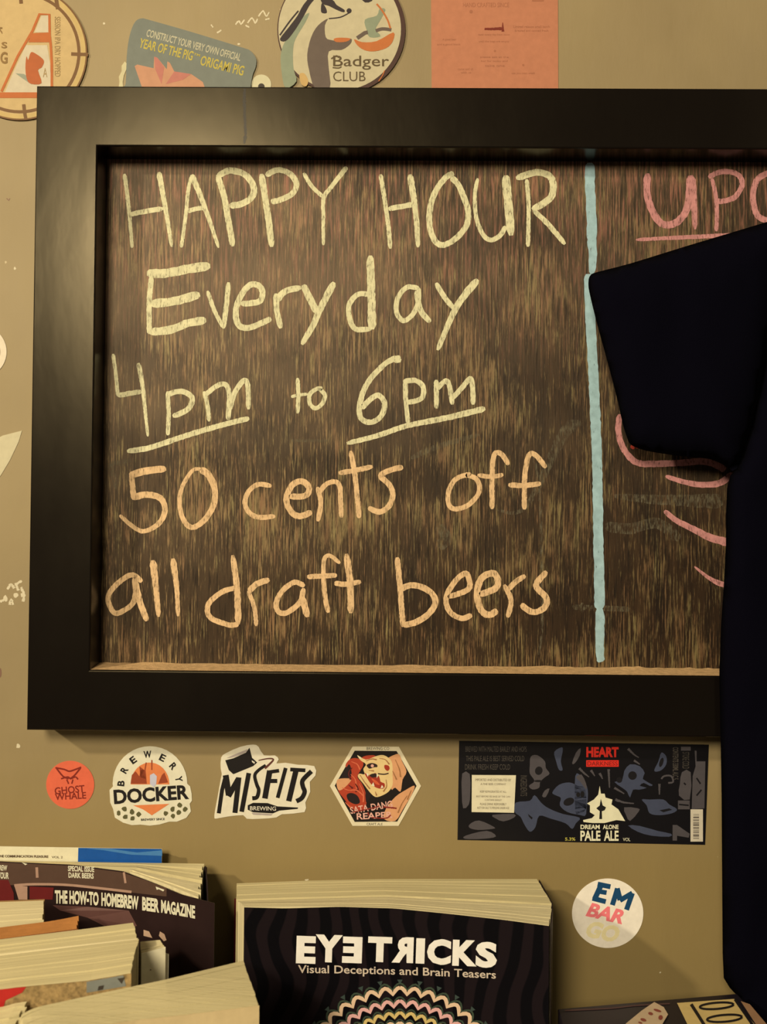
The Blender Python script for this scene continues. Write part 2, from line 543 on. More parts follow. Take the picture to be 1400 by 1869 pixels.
word([(c5, [(265, 135), (285, 260), (305, 400), (315, 515)], 23), (c5, [(415, 135), (435, 260), (450, 390), (456, 508)], 31, (1.1, .8)), (c5, [(305, 312), (370, 300), (435, 288)], 28),
      (c5, [(640, 130), (600, 150), (550, 215), (520, 300), (516, 400), (545, 478), (590, 495), (650, 462), (705, 395), (712, 320), (690, 250), (660, 185), (625, 150)], 31),
      (c5, [(762, 155), (747, 240), (755, 360), (790, 445), (830, 470), (875, 448), (905, 400)], 24, (.8, 1.1)), (c5, [(905, 140), (915, 250), (932, 448)], 44),
      (c5, [(1012, 160), (1022, 300), (1018, 505)], 22), (c5, [(958, 155), (1060, 125), (1130, 145), (1148, 200), (1130, 260), (1040, 315)], 36), (c5, [(1045, 318), (1120, 388), (1208, 492)], 27)],
     YEL, 'yellow chalk word HOUR')
word([(c4, [(280, 728), (400, 727), (520, 702), (648, 685)], 54), (c4, [(308, 740), (294, 900), (295, 1080)], 32), (c4, [(300, 905), (440, 890), (588, 850)], 52), (c4, [(295, 1070), (420, 1055), (520, 1017), (624, 1000)], 48),
      (c4, [(632, 830), (675, 950), (728, 1048)], 25), (c4, [(725, 1048), (740, 930), (755, 780)], 30),
      (c4, [(825, 905), (930, 893), (952, 840), (925, 797), (870, 802), (815, 880), (796, 960), (815, 1030), (870, 1045), (940, 1020), (1002, 990)], 36),
      (c4, [(1030, 845), (1035, 940), (1058, 1048)], 34), (c4, [(1035, 890), (1080, 835), (1175, 810)], 38),
      (c4, [(1188, 795), (1230, 880), (1268, 955)], 42), (c4, [(1368, 780), (1290, 930), (1250, 1020), (1180, 1142)], 38, (1.15, .85)),
      (c5, [(212, 550), (216, 700), (222, 928)], 44, (.9, 1)), (c5, [(205, 748), (150, 748), (105, 800), (107, 870), (137, 925), (218, 925)], 28),
      (c5, [(462, 718), (400, 712), (352, 770), (347, 840), (382, 883), (430, 850), (458, 785), (460, 715)], 26), (c5, [(448, 730), (470, 830), (520, 890)], 30),
      (c5, [(548, 690), (590, 760), (640, 822)], 27), (c5, [(762, 672), (680, 772), (630, 860), (556, 1034)], 37, (1.1, .65))],
     YEL, 'yellow chalk word Everyday')
word([(c6, [(84, 82), (100, 200), (112, 328)], 22), (c6, [(110, 325), (180, 312), (250, 302)], 30), (c6, [(230, 135), (255, 270), (286, 562)], 27, (1.1, .6)),
      (c6, [(400, 300), (407, 420), (402, 555)], 25), (c6, [(392, 322), (470, 300), (530, 320), (543, 360), (510, 410), (430, 445)], 32),
      (c6, [(612, 300), (632, 380), (642, 475)], 25), (c6, [(618, 322), (680, 272), (732, 258), (757, 300), (757, 380), (752, 466)], 30), (c6, [(762, 410), (790, 310), (842, 238), (866, 265), (870, 405)], 30)],
     YEL, 'yellow chalk 4pm')
word([(c6, [(165, 648), (300, 626), (500, 560), (700, 500), (875, 456)], 32)], YEL, 'yellow chalk line under 4pm', 'chalk_underline')
word([(c6, [(1155, 222), (1160, 330), (1155, 428)], 25), (c6, [(1118, 332), (1160, 322), (1215, 315)], 19), (c6, [(1300, 285), (1270, 285), (1228, 315), (1226, 370), (1260, 398), (1300, 370), (1314, 320), (1280, 285)], 25)],
     YEL, 'small yellow chalk word to')
word([(c7, [(368, 95), (335, 98), (280, 130), (200, 220), (160, 320), (163, 398), (215, 422), (268, 390), (285, 325), (252, 284), (205, 312), (168, 352)], 29), (c7, [(320, 92), (370, 108)], 36),
      (c7, [(390, 210), (395, 320), (406, 432)], 25), (c7, [(380, 215), (440, 208), (482, 240), (474, 300), (398, 322)], 27),
      (c7, [(550, 205), (551, 352)], 26), (c7, [(550, 255), (600, 210), (620, 250), (632, 332)], 27), (c7, [(628, 305), (690, 235), (726, 198), (736, 260), (738, 332)], 27)],
     YEL, 'yellow chalk 6pm')
word([(c7, [(92, 530), (250, 490), (400, 440), (600, 400), (800, 352)], 32, (.8, 1))], YEL, 'yellow chalk line under 6pm', 'chalk_underline')
word([(c6, [(392, 750), (280, 762), (178, 787)], 42), (c6, [(190, 775), (205, 930)], 34), (c6, [(195, 918), (280, 900), (358, 920), (385, 980), (370, 1040), (320, 1090), (250, 1112), (180, 1070), (122, 1018)], 37, (1.1, .6)),
      (c6, [(600, 752), (545, 760), (488, 850), (470, 940), (490, 1040), (540, 1090), (610, 1052), (668, 960), (675, 870), (642, 790), (590, 750)], 35, (.6, 1.2))],
     ORA, 'orange chalk number 50')
word([(c6, [(1005, 850), (930, 840), (872, 880), (850, 950), (880, 1010), (940, 1032), (1026, 1025)], 29),
      (c6, [(1105, 912), (1200, 905), (1222, 860), (1180, 822), (1120, 850), (1090, 930), (1120, 1000), (1170, 1025), (1238, 1000)], 36),
      (c6, [(1270, 855), (1290, 950), (1272, 1055)], 29), (c6, [(1280, 890), (1320, 840), (1370, 825), (1400, 850), (1405, 930), (1410, 1034)], 29),
      (c7, [(112, 568), (135, 700), (156, 912)], 27), (c7, [(50, 682), (140, 667), (225, 648)], 27),
      (c7, [(380, 652), (320, 665), (266, 695), (308, 740), (328, 790), (308, 850), (260, 880), (202, 858)], 29)],
     ORA, 'orange chalk word cents')
word([(c7, [(728, 685), (650, 712), (612, 780), (617, 850), (660, 865), (720, 840), (768, 780), (758, 715), (700, 690)], 26),
      (c7, [(920, 640), (880, 582), (845, 592), (835, 700), (835, 866)], 27), (c7, [(760, 692), (830, 700), (893, 690)], 23),
      (c7, [(1110, 655), (1060, 592), (1022, 592), (1002, 700), (1000, 868)], 27), (c7, [(918, 742), (1000, 745), (1085, 735)], 28)],
     ORA, 'orange chalk word off')
word([(c8, [(302, 310), (250, 272), (190, 300), (122, 370), (117, 430), (150, 483), (200, 470), (250, 430), (265, 370), (258, 285)], 30), (c8, [(262, 295), (290, 420), (330, 528)], 36),
      (c8, [(362, 190), (380, 350), (394, 505)], 38, (1.1, .7)), (c8, [(474, 180), (495, 350), (502, 502)], 33, (1.1, .7))],
     ORA, 'orange chalk word all')
word([(c8, [(805, 162), (830, 350), (836, 548)], 38, (.85, 1)), (c8, [(835, 345), (760, 360), (680, 420), (666, 480), (700, 520), (790, 550), (838, 545)], 30),
      (c8, [(890, 360), (925, 450), (937, 556)], 25), (c8, [(895, 365), (940, 322), (1010, 298)], 34),
      (c8, [(1205, 335), (1150, 312), (1082, 360), (1047, 430), (1062, 478), (1110, 480), (1180, 420), (1200, 345)], 30), (c8, [(1190, 390), (1222, 506)], 38),
      (c8, [(1402, 208), (1350, 167), (1315, 182), (1310, 280), (1320, 400), (1337, 482)], 32, (.7, .9)), (c8, [(1218, 282), (1385, 274)], 29),
      (c9, [(90, 142), (110, 300), (112, 446)], 35), (c9, [(28, 292), (90, 298), (165, 284)], 28)],
     ORA, 'orange chalk word draft')
word([(c9, [(350, 160), (365, 320), (380, 516)], 29), (c9, [(362, 325), (430, 302), (510, 330), (545, 380), (520, 440), (450, 490), (378, 508)], 32),
      (c9, [(608, 364), (700, 332), (722, 300), (700, 242), (640, 290), (600, 370), (620, 440), (680, 472), (732, 455)], 29),
      (c9, [(770, 352), (850, 320), (865, 280), (840, 242), (780, 270), (757, 350), (780, 430), (820, 455), (862, 430)], 35),
      (c9, [(896, 300), (932, 380), (914, 468)], 27), (c9, [(920, 325), (950, 290), (1005, 253)], 28),
      (c9, [(1114, 232), (1065, 290), (1067, 320), (1113, 370), (1100, 420), (1040, 440), (982, 400)], 32)],
     ORA, 'orange chalk word beers')
word([(cu_, [(552, 180), (550, 330), (590, 455), (650, 535), (720, 545), (790, 500), (840, 400), (852, 200)], 52), (cu_, [(856, 195), (880, 380), (890, 578)], 46, (1.5, .7)),
      (cu_, [(1008, 215), (1035, 330), (1045, 460), (1040, 592)], 30), (cu_, [(985, 210), (1060, 172), (1150, 172), (1208, 205), (1222, 270), (1170, 350), (1080, 380), (1036, 370)], 38),
      (cu_, [(1560, 200), (1480, 165), (1400, 182), (1332, 225), (1302, 320), (1312, 430), (1350, 495), (1440, 515), (1540, 470)], 44)],
     PNK, 'pink chalk letters UPC')
word([(cu_, [(470, 652), (700, 640), (1100, 622), (1700, 600)], 42, (.6, 1))], PNK, 'pink chalk line under UPC', 'chalk_underline')
word([(ck, [(356, 840), (345, 950), (370, 1060), (430, 1150), (500, 1190), (620, 1192), (800, 1185), (950, 1175), (1060, 1210), (1100, 1240)], 62, (.7, .8)),
      (ck, [(680, 1280), (800, 1318), (920, 1340), (1060, 1330), (1160, 1260)], 52, (.6, 1))],
     PNK, 'pink chalk curve below the shirt sleeve', 'chalk_curve')
word([(ck, [(440, 1085), (465, 1050), (490, 1080)], 34), (ck, [(462, 1010), (466, 1070)], 36)], RED, 'small red chalk fleck by the sleeve', 'chalk_fleck')
word([(cl, [(672, 358), (760, 430), (900, 500), (1000, 550), (1180, 600)], 58, (.6, 1.1))], PNK, 'upper pink chalk stroke by the shirt', 'chalk_stroke')
word([(cl, [(885, 755), (980, 830), (1060, 872), (1180, 905)], 46, (.3, 1.1))], PNK, 'lower pink chalk stroke by the shirt', 'chalk_stroke')
F1 = (0, 0, 1)
word([(F1, [(1077, 297), (1077, 340), (1080, 400), (1080, 440)], 18.5), (F1, [(1080, 430), (1082, 470), (1080, 500)], 19, (1, .6)),
      (F1, [(1074, 500), (1076, 545), (1081, 643), (1085, 720), (1089, 823), (1091, 900), (1092, 969), (1094, 1071), (1094, 1112)], 19),
      (F1, [(1095, 1108), (1095, 1190), (1098, 1208)], 18.5, (1, .75))],
     BLU, 'pale blue chalk line dividing the board', 'chalk_divider_line')
word([(c6, [(65, 720), (130, 712), (190, 700)], 26), (c6, [(65, 725), (90, 800), (100, 870)], 30, (1.2, .5)), (c6, [(1120, 585), (1340, 588)], 18),
      (c7, [(420, 605), (560, 545), (770, 485)], 60, (.5, .4)), (c9, [(560, 0), (600, 60), (560, 110)], 60),
      (F1, [(1045, 1108), (1150, 1112)], 10), (F1, [(1120, 905), (1200, 912), (1320, 915)], 22, (.5, 1.3)),
      (F1, [(1105, 960), (1150, 965), (1200, 955), (1240, 985)], 20), (F1, [(1063, 1100), (1063, 1118)], 6), (F1, [(972, 830), (985, 900), (990, 1120), (983, 1195)], 5),
      (F1, [(905, 930), (960, 925), (1030, 790), (1060, 780)], 12, (.4, 2))],
     PAL, 'faint half wiped chalk smear', 'chalk_smear')

# ================================================================== STICKERS AND COASTERS ON THE WALL
def wall_thing(name, label, cat, px, py, group=None): return thing(name, label, cat, P(px, py, 0), group)


paper = ink(222, 206, 166, 0.88)
# --- round cork-coloured coaster, upper left
GAIN = 1.36                                   # (these hang nearest the lamps)
t = wall_thing('coaster', 'big round tan coaster with orange traffic cone, cut by the top left corner', 'coaster', 35, 95)
slab('coaster_disc', circle(36, 96, 123, 72), W, 0.0, 0.0014, ink(222, 182, 112, 1.0, .7), t)
cm = wallmap(0.0014)
k = Ink(cm, 0.00008); k.ring(36, 96, 117, 8).build('outer_band', ink(218, 178, 98, 1.0), t)
k = Ink(cm, 0.00014)
k.ring(36, 96, 108, 5.5).ring(36, 96, 122, 3)
k.ox, k.oy, k.sc = 0, 0, .1286
k.stroke([(1010, 765), (1130, 770), (1250, 775)], 48).stroke([(335, 1480), (350, 1600), (370, 1700)], 48)
k.stroke([(290, -60), (300, 50)], 50).stroke([(790, -60), (820, 130)], 55)
k.build('dark_ring', ink(128, 84, 38, 1.0), t, 'dark brown ring with compass ticks')
k = Ink(cm, 0.0001, 0, 0, .1286)
k.poly([(590, 220), (690, 220), (690, 460), (490, 460)]).poly([(370, 640), (670, 640), (710, 900), (730, 1280), (740, 1340), (60, 1330), (200, 1000)])
k.build('cone_panel', ink(224, 200, 150, 1.0), t)
k = Ink(cm, 0.00018, 0, 0, .1286)
k.stroke([(20, 1300), (250, 800), (460, 440), (560, 200), (700, 205), (705, 500), (720, 640), (735, 900), (735, 1300)], 36, 0)
k.poly([(450, 470), (700, 460), (725, 600), (400, 600)]).rect(-60, 1310, 740, 1390)
k.build('cone_outline', ink(205, 104, 36, 1.0), t, 'orange cone outline')
k = Ink(cm, 0.00022, 0, 0, .1286)
k.poly([(375, 800), (400, 850), (440, 740), (520, 770), (600, 830), (625, 880), (590, 960), (540, 1000), (590, 1180), (440, 1190), (380, 1120), (360, 960)], 3)
k.build('leaf_emblem', ink(196, 94, 34, 1.0), t, 'dark orange leaf emblem')
k = Ink(cm, 0.0002, 0, 0, .1286)
k.poly([(220, 1040), (340, 1050), (440, 1120), (450, 1200), (330, 1120)]).build('cone_shade', ink(160, 158, 120, 1.0), t)
k = Ink(cm, 0.00024, 0, 0, .1286)
k.text('SESSION IPA DRY HOPPED', 815, 660, 850, 80, 90)
k.text('A', 640, 1030, 60, 130, 0)
k.build('side_lettering', ink(178, 140, 78, 1.0), t)
k = Ink(cm, 0.00024, 0, 0, .1286)
k.text('K', -10, 440, 110, 80, 90, bold=.02).text('G', 55, 820, 100, 170, 0, bold=.03).text('S', 60, 640, 80, 90, 0, bold=.03)
k.build('lettering', ink(150, 108, 48, 1.0), t)

# --- grey-green origami pig card
t = wall_thing('greeting_card', 'grey green rounded card with yellow year of the pig lettering and orange origami pig', 'card', 340, 110)
pg = (210, 30, .1929)
Q = [(160, 110), (200, 40), (255, 18), (330, 35), (700, 140), (1190, 290), (1280, 325), (1335, 400), (1330, 480), (1300, 560), (1280, 700), (1265, 900), (60, 900), (100, 640), (110, 380), (130, 220)]
slab('card_sheet', spline(Q, 3, True), W, 0.0003, 0.0012, ink(124, 124, 100, 0.95, .5), t, tr=pg)
gm = wallmap(0.0015)
a_ = 14.2
k = Ink(gm, 0.0001, *pg); k.text('CONSTRUCT YOUR VERY OWN OFFICIAL', 745, 272, 920, 72, a_ + .6, bold=.02); k.build('white_lettering', ink(206, 190, 140, .95), t)
k = Ink(gm, 0.0001, *pg); k.text('YEAR OF THE PIG', 485, 312, 520, 92, a_, bold=.02).text('ORIGAMI PIG', 1015, 465, 420, 95, a_, bold=.02).text('TM', 775, 362, 60, 22, a_, bold=.02)
k.build('yellow_lettering', ink(206, 178, 66, .95), t)
k = Ink(gm, 0.0001, *pg)
k.poly([(185, 470), (210, 455), (365, 490), (370, 380), (400, 390), (465, 470), (490, 500), (495, 425), (520, 440), (560, 520), (720, 545), (830, 620), (860, 700), (700, 900), (300, 800)])
k.build('origami_pig', ink(212, 146, 98, .95), t, 'orange folded paper pig')
k = Ink(gm, 0.00016, *pg)
k.poly([(370, 380), (400, 390), (465, 480), (440, 640), (380, 500)]).poly([(560, 520), (720, 545), (640, 600), (480, 640)])
k.build('fold_shade', ink(205, 120, 92, .95), t)

# --- small slivers behind the frame top
t = wall_thing('sticker', 'thin cream sticker edge peeking out left of the grey green card', 'sticker', 222, 150)
slab('sticker_sheet', [(228, 112), (233, 118), (230, 128), (226, 138), (224, 150), (228, 190), (212, 190), (218, 150), (217, 140), (222, 130), (222, 120)], W, 0, 0.0004, ink(226, 204, 140, 1), t)
t = wall_thing('sticker', 'small round cream sticker peeking above the frame right of the pig card', 'sticker', 477, 148)
slab('sticker_sheet', circle(477, 154, 18, 24), W, 0, 0.0004, ink(226, 208, 150, .95), t)
k = Ink(wallmap(.0004), .0001); k.poly(circle(477, 158, 6, 14)); k.build('print_dot', ink(60, 50, 40), t)

# --- badger coaster
t = wall_thing('coaster', 'round cream coaster with painted badger holding a bowl, above the frame', 'coaster', 622, 52)
bt = (500, 0, .1786)
slab('coaster_disc', circle(623, 54, 117, 72), W, 0.0, 0.0016, ink(78, 48, 36, .9), t, 'dark printed rim')
slab('coaster_face', circle(620, 53, 112, 72), W, 0.0016, 0.0002, ink(212, 190, 136, .92, .7), t)
bmx = wallmap(0.0018)
k = Ink(bmx, 0.00008, *bt)
k.poly([(70, 560), (110, 430), (190, 330), (270, 200), (360, 130), (320, 230), (220, 400), (195, 520), (200, 700), (230, 830), (120, 900), (80, 750)], 3)
k.poly([(930, 200), (1050, 160), (1080, 90), (1140, 100), (1080, 220), (1040, 300), (1090, 370), (980, 380), (945, 300)], 3)
k.build('green_brushwork', ink(150, 152, 110, .92), t, 'sage green brush strokes')
k = Ink(bmx, 0.00012, *bt)
k.poly([(60, 400), (150, 280), (240, 160), (300, 50), (400, -60), (420, -20), (360, 60), (290, 190), (200, 330), (120, 420)], 3)
k.poly([(480, -20), (600, 0), (640, 50), (720, 100), (710, 125), (640, 100), (560, 60), (500, 40)], 3)
k.poly([(490, 30), (530, 80), (540, 130), (500, 135), (480, 110)], 3).poly(circle(768, 110, 26, 14)).stroke([(60, 360), (160, 220), (250, 110)], 16)
k.poly([(880, -40), (1010, -40), (1000, 10), (930, 25)], 2)
k.stroke([(560, 190), (680, 175), (770, 130)], 12, 4)
k.build('badger_stripes', ink(52, 40, 38, .92), t, 'black badger head stripes')
k = Ink(bmx, 0.0001, *bt)
k.poly([(550, 190), (520, 260), (530, 380), (590, 410), (700, 420), (790, 395), (780, 450), (690, 510), (560, 525), (560, 700), (570, 900), (420, 900), (360, 720), (340, 560), (380, 380), (450, 260)], 3)
k.stroke([(850, 390), (930, 335), (960, 330)], 40, 0).stroke([(1040, 315), (1110, 295), (1200, 305)], 34, 4)
k.build('badger_body', ink(108, 88, 68, .92), t, 'grey brown badger arm and chest')
k = Ink(bmx, 0.00016, *bt)
k.poly([(820, 400), (900, 430), (1050, 420), (1220, 330), (1215, 420), (1150, 490), (1020, 525), (920, 510), (850, 460)], 3)
k.poly([(610, 400), (660, 385), (780, 392), (740, 425), (640, 430)], 3)
k.stroke([(1050, 40), (1100, 100), (1160, 200), (1190, 290)], 18, 3).stroke([(1070, 830), (1110, 770), (1130, 720)], 10, 3)
k.build('orange_bowl', ink(206, 112, 48, .92), t, 'orange bowl')
k = Ink(bmx, 0.0002, *bt)
k.text('Badger', 890, 640, 570, 145, 0, bold=.004).text('CLUB', 770, 780, 330, 100, 0, bold=-.004)
k.stroke([(585, 600), (640, 570), (660, 590)], 14, 3).stroke([(600, 690), (660, 695), (690, 680)], 12, 3)
k.build('lettering', ink(96, 74, 40, .92), t)
k = Ink(bmx, 0.00014, *bt)
k.poly([(260, 760), (310, 750), (350, 820), (330, 880), (280, 860)], 3).build('yellow_brushwork', ink(214, 168, 92, .92), t)

# --- salmon paper
GAIN = 1.0
t = wall_thing('flyer', 'salmon pink paper flyer with faint small print above the frame', 'flyer', 903, 70)
slab('flyer_sheet', [(786, -120), (1018, -122), (1019, 175), (788, 175)], W, 0.0001, 0.0004, ink(202, 126, 82, 1.2, .7), t)
k = Ink(wallmap(.0005), .0001, 780, 0, .1786)
def scrawl(k, s, cx, cy, wd, h): k.text(s, cx, cy, wd, h)
scrawl(k, 'HAND CRAFTED SINCE', 600, 50, 470, 46)
scrawl(k, 'Limited release small batch', 1065, 272, 370, 26); scrawl(k, 'brewed and canned fresh', 1065, 312, 340, 24)
scrawl(k, 'open every day from noon', 680, 355, 320, 26); scrawl(k, 'until the kegs are empty', 680, 425, 310, 26)
scrawl(k, 'A good beer', 225, 405, 140, 30); scrawl(k, 'and a good book', 220, 455, 240, 26)
scrawl(k, 'please ask at the', 685, 585, 290, 26); scrawl(k, 'bar for today and', 685, 625, 270, 26); scrawl(k, 'take one', 690, 670, 200, 26)
scrawl(k, 'come and sit', 390, 705, 160, 26); scrawl(k, 'with us', 395, 740, 100, 24); scrawl(k, 'see you next week', 980, 750, 240, 28)
k.poly(circle(690, 520, 12, 8)).poly(circle(447, 118, 18, 8)).poly(circle(980, 665, 12, 8)).rect(1070, -10, 1190, 14)
k.build('faint_lettering', ink(180, 108, 68, 1.2), t)
k = Ink(wallmap(.0005), .00014, 780, 0, .1786)
k.stroke([(585, 295), (670, 296), (760, 290)], 30, 3, .2, (.7, 1)).stroke([(770, 230), (772, 322)], 20, 0, 0, (.3, 1.4))
k.build('dark_mark', ink(110, 36, 20, .86), t)

# --- left edge: half disc, white scrap
t = wall_thing('sticker', 'round cream sticker cut off by the left edge beside the frame', 'sticker', -30, 642)
slab('sticker_sheet', circle(-36, 642, 48, 48), W, 0, 0.0004, ink(230, 205, 158, 1.05), t)
k = Ink(wallmap(.0004), .0001); k.ring(-36, 642, 34, 5).text('BAR', -34, 642, 62, 26, bold=.03); k.build('print', ink(176, 142, 96, 1.05), t)
t = wall_thing('tape_scrap', 'pale diagonal scrap of torn tape left of the frame', 'tape', 15, 820)
slab('tape_sheet', [(-40, 840), (-20, 808), (5, 795), (40, 786), (34, 806), (18, 840), (3, 865), (-20, 900), (-45, 890)], W, 0, 0.0003, ink(208, 188, 134, 1.08), t)

# --- ghost whale
GAIN = 1.10
dt = (60, 1330, .2286)
t = wall_thing('sticker', 'small round orange red sticker with a whale tail, leftmost below the frame', 'sticker', 128, 1432)
slab('sticker_sheet', circle(298, 448, 192, 56), W, 0, 0.0004, ink(222, 98, 60, .92), t, tr=dt)
k = Ink(wallmap(.0004), .0001, *dt)
k.stroke([(180, 312), (250, 325), (290, 340), (340, 325), (385, 308)], 13, 3).stroke([(190, 318), (240, 380), (285, 400)], 13, 3).stroke([(380, 314), (330, 375), (295, 400)], 13, 3)
k.stroke([(225, 400), (280, 385), (300, 400), (340, 385), (360, 405)], 12, 3).stroke([(270, 405), (285, 440)], 11).stroke([(320, 405), (310, 440)], 11)
k.text('GHOST', 293, 488, 240, 58, -5, bold=.02).text('WHALE', 300, 538, 250, 54, -3, bold=.02)
k.build('lettering', ink(128, 34, 20, .92), t, 'dark red whale tail and lettering')

# --- docker
t = wall_thing('sticker', 'round white sticker with orange half disc emblem and bold black lettering', 'sticker', 275, 1433)
Q = [(935 + 298 * math.cos(math.radians(a)), 440 + 300 * math.sin(math.radians(a))) for a in range(180, 361, 9)]
Q += [(1255, 460), (1268, 520), (1270, 575), (1252, 600), (1262, 660), (1225, 712), (1150, 742), (1090, 742), (1010, 765), (935, 774), (860, 766), (790, 770), (720, 750), (655, 710), (640, 640), (618, 590), (612, 490), (640, 460)]
slab('sticker_sheet', Q, W, 0, 0.0004, ink(224, 208, 162, .9), t, tr=dt)
dm = wallmap(.0004)
k = Ink(dm, .0001, *dt)
Q = [(935 + 155 * math.cos(math.radians(a)), 445 + 175 * math.sin(math.radians(a))) for a in range(180, 361, 12)]
k.poly(Q).poly([(800, 612), (1090, 600), (1030, 640), (950, 692), (880, 645)])
k.build('orange_emblem', ink(222, 122, 62, .9), t)
k = Ink(dm, .00014, *dt)
k.poly([(780, 440), (790, 370), (820, 340), (850, 380), (860, 330), (900, 330), (910, 440)]).poly([(1000, 440), (1030, 370), (1050, 350), (1080, 430)])
k.poly([(850, 300), (890, 330), (900, 400), (860, 390)])
k.stroke([(950, 250), (950, 330)], 10, 0).stroke([(905, 270), (895, 330)], 10, 0)
k.build('emblem_figures', ink(150, 62, 30, .9), t)
k = Ink(dm, .00018, *dt)
k.poly([(935, 370), (965, 355), (990, 380), (985, 440), (965, 470), (935, 440)]).build('glass_emblem', ink(196, 186, 178, .9), t)
k = Ink(dm, .0002, *dt)
for ch, x, y, a in [('B', 703, 436, -84), ('R', 730, 330, -60), ('E', 800, 250, -36), ('W', 915, 205, -4), ('E', 1035, 232, 26), ('R', 1120, 300, 50), ('Y', 1165, 402, 80)]:
    k.text(ch, x, y, 62 if ch == 'W' else 44, 56, a, bold=.03)
k.text('DOCKER', 945, 525, 600, 118, -4, bold=.035)
k.text('BREWERY SINCE', 958, 724, 190, 18, -2, bold=.02)
k.build('black_lettering', ink(22, 18, 16, .9), t)
k = Ink(dm, .00014, *dt)
for x, y in [(730, 640), (685, 675), (740, 705), (790, 662), (795, 718), (845, 685), (1060, 675), (1115, 640), (1170, 612), (1120, 698), (1165, 672), (1215, 642)]:
    k.poly([(x + 22 * math.cos(i) * random.uniform(.6, 1.1), y + 24 * math.sin(i) * random.uniform(.6, 1.1)) for i in [j * .785 for j in range(8)]])
k.build('hop_leaves', ink(92, 84, 46, .9), t)

# --- misfits
mt = (370, 1340, .1643)
t = wall_thing('sticker', 'irregular white sticker with tall slanted black lettering, tipped cup and bottle', 'sticker', 483, 1427)
slab('sticker_sheet', spline([(130, 925), (135, 860), (165, 700), (200, 500), (212, 440), (200, 380), (205, 260), (260, 210), (420, 140), (560, 115), (620, 140), (680, 235), (800, 235), (845, 280), (820, 325), (920, 318), (1060, 340), (1240, 355), (1252, 460), (1190, 530), (1195, 640), (1140, 760), (1132, 865), (880, 890), (820, 925), (640, 940), (490, 940), (450, 900), (280, 915), (150, 938)], 2, True),
     W, 0, 0.0004, ink(222, 204, 160, .85), t, tr=mt)
mm = wallmap(.0004)
k = Ink(mm, .0001, *mt)
k.poly([(250, 290), (340, 268), (480, 205), (520, 150), (548, 262), (605, 315), (560, 355), (340, 445), (290, 400)])
k.stroke([(178, 880), (215, 620), (255, 465)], 44, 0).stroke([(255, 455), (290, 680)], 66, 0).stroke([(285, 690), (400, 490)], 60, 0).stroke([(402, 480), (358, 875)], 56, 0)
k.stroke([(512, 432), (432, 862)], 52, 0)
k.stroke([(700, 345), (620, 400), (578, 460), (600, 560), (622, 620), (602, 700), (550, 712)], 46, 5, 0, (.7, 1))
k.stroke([(745, 405), (690, 715)], 62, 0).stroke([(715, 425), (848, 405)], 40, 0).stroke([(735, 520), (828, 520)], 46, 0)
k.stroke([(922, 375), (832, 708)], 42, 0)
k.stroke([(972, 392), (1140, 402)], 42, 0).stroke([(1037, 400), (955, 745)], 60, 0)
k.stroke([(1208, 412), (1112, 510), (1112, 580), (1132, 640), (1100, 710), (1040, 745)], 50, 5)
k.poly([(500, 790), (560, 762), (720, 765), (830, 802), (1060, 815), (1055, 830), (850, 850), (780, 880), (560, 868), (500, 840)])
k.build('black_lettering', ink(16, 12, 12, .85), t)
k = Ink(mm, .00013, *mt)
k.stroke([(620, 292), (720, 272), (785, 280), (740, 335), (690, 380)], 26, 4, 0, (.4, 1)).build('splash', ink(92, 46, 34, .85), t)
k = Ink(mm, .00016, *mt)
k.text('BREWING', 670, 825, 290, 46, 1, bold=.01).poly([(545, 290), (580, 310), (575, 330), (548, 310)]).build('bottle_lettering', ink(214, 196, 156, .85), t)
k = Ink(mm, .0001, *mt)
k.poly([(262, 268), (330, 235), (500, 165), (490, 195), (420, 230), (340, 258)]).poly([(540, 872), (780, 885), (760, 905), (560, 895)]).build('grey_shade', ink(170, 150, 126, .85), t)

# --- hexagon
ht = (600, 1355, .1214)
t = wall_thing('sticker', 'hexagonal sticker with roaring yellow and red beast and cream border', 'sticker', 686, 1434)
slab('sticker_sheet', [(18, 655), (360, 62), (1055, 65), (1388, 655), (1050, 1255), (358, 1255)], W, 0, 0.0004, ink(222, 200, 148, .85), t, tr=ht)
hm = wallmap(.0004)
k = Ink(hm, .0001, *ht)
k.poly([(90, 650), (390, 125), (1020, 130), (1320, 655), (1030, 1190), (390, 1195)]).text('BREWING CO', 740, 92, 340, 44, 0).text('CRAFT ALE', 690, 1228, 240, 36, 0)
k.build('black_panel', ink(22, 14, 12, .85), t)
k = Ink(hm, .00014, *ht)
k.poly([(310, 260), (400, 235), (500, 270), (520, 340), (480, 420), (430, 520), (500, 620), (560, 780), (560, 960), (480, 1020), (350, 1000), (240, 860), (150, 740), (130, 600), (240, 600), (330, 560), (300, 420), (250, 350)], 3)
k.poly([(480, 250), (560, 200), (700, 200), (640, 300), (560, 300)], 3)
k.build('red_coils', ink(172, 58, 30, .85), t, 'red coiled body')
k = Ink(hm, .00016, *ht)
k.poly([(270, 790), (340, 760), (430, 800), (470, 900), (400, 930), (300, 880)], 3).poly([(190, 520), (300, 330), (340, 420), (330, 520), (230, 560)], 3).poly([(560, 700), (640, 780), (560, 900)], 2)
k.build('coil_gaps', ink(32, 20, 20, .85), t)
k = Ink(hm, .00018, *ht)
k.poly([(980, 190), (1060, 180), (1100, 280), (1170, 440), (1110, 560), (1080, 740), (1000, 680), (940, 700), (960, 400), (880, 260)], 3)
k.poly([(1290, 650), (1250, 780), (1120, 1000), (1000, 1180), (830, 1150), (860, 1000), (1000, 820), (1150, 720)], 3)
k.poly([(130, 560), (280, 540), (340, 560), (280, 640), (180, 720), (130, 690)], 3)
k.build('orange_mane', ink(212, 146, 90, .85), t, 'orange mane and paws')
k = Ink(hm, .00022, *ht)
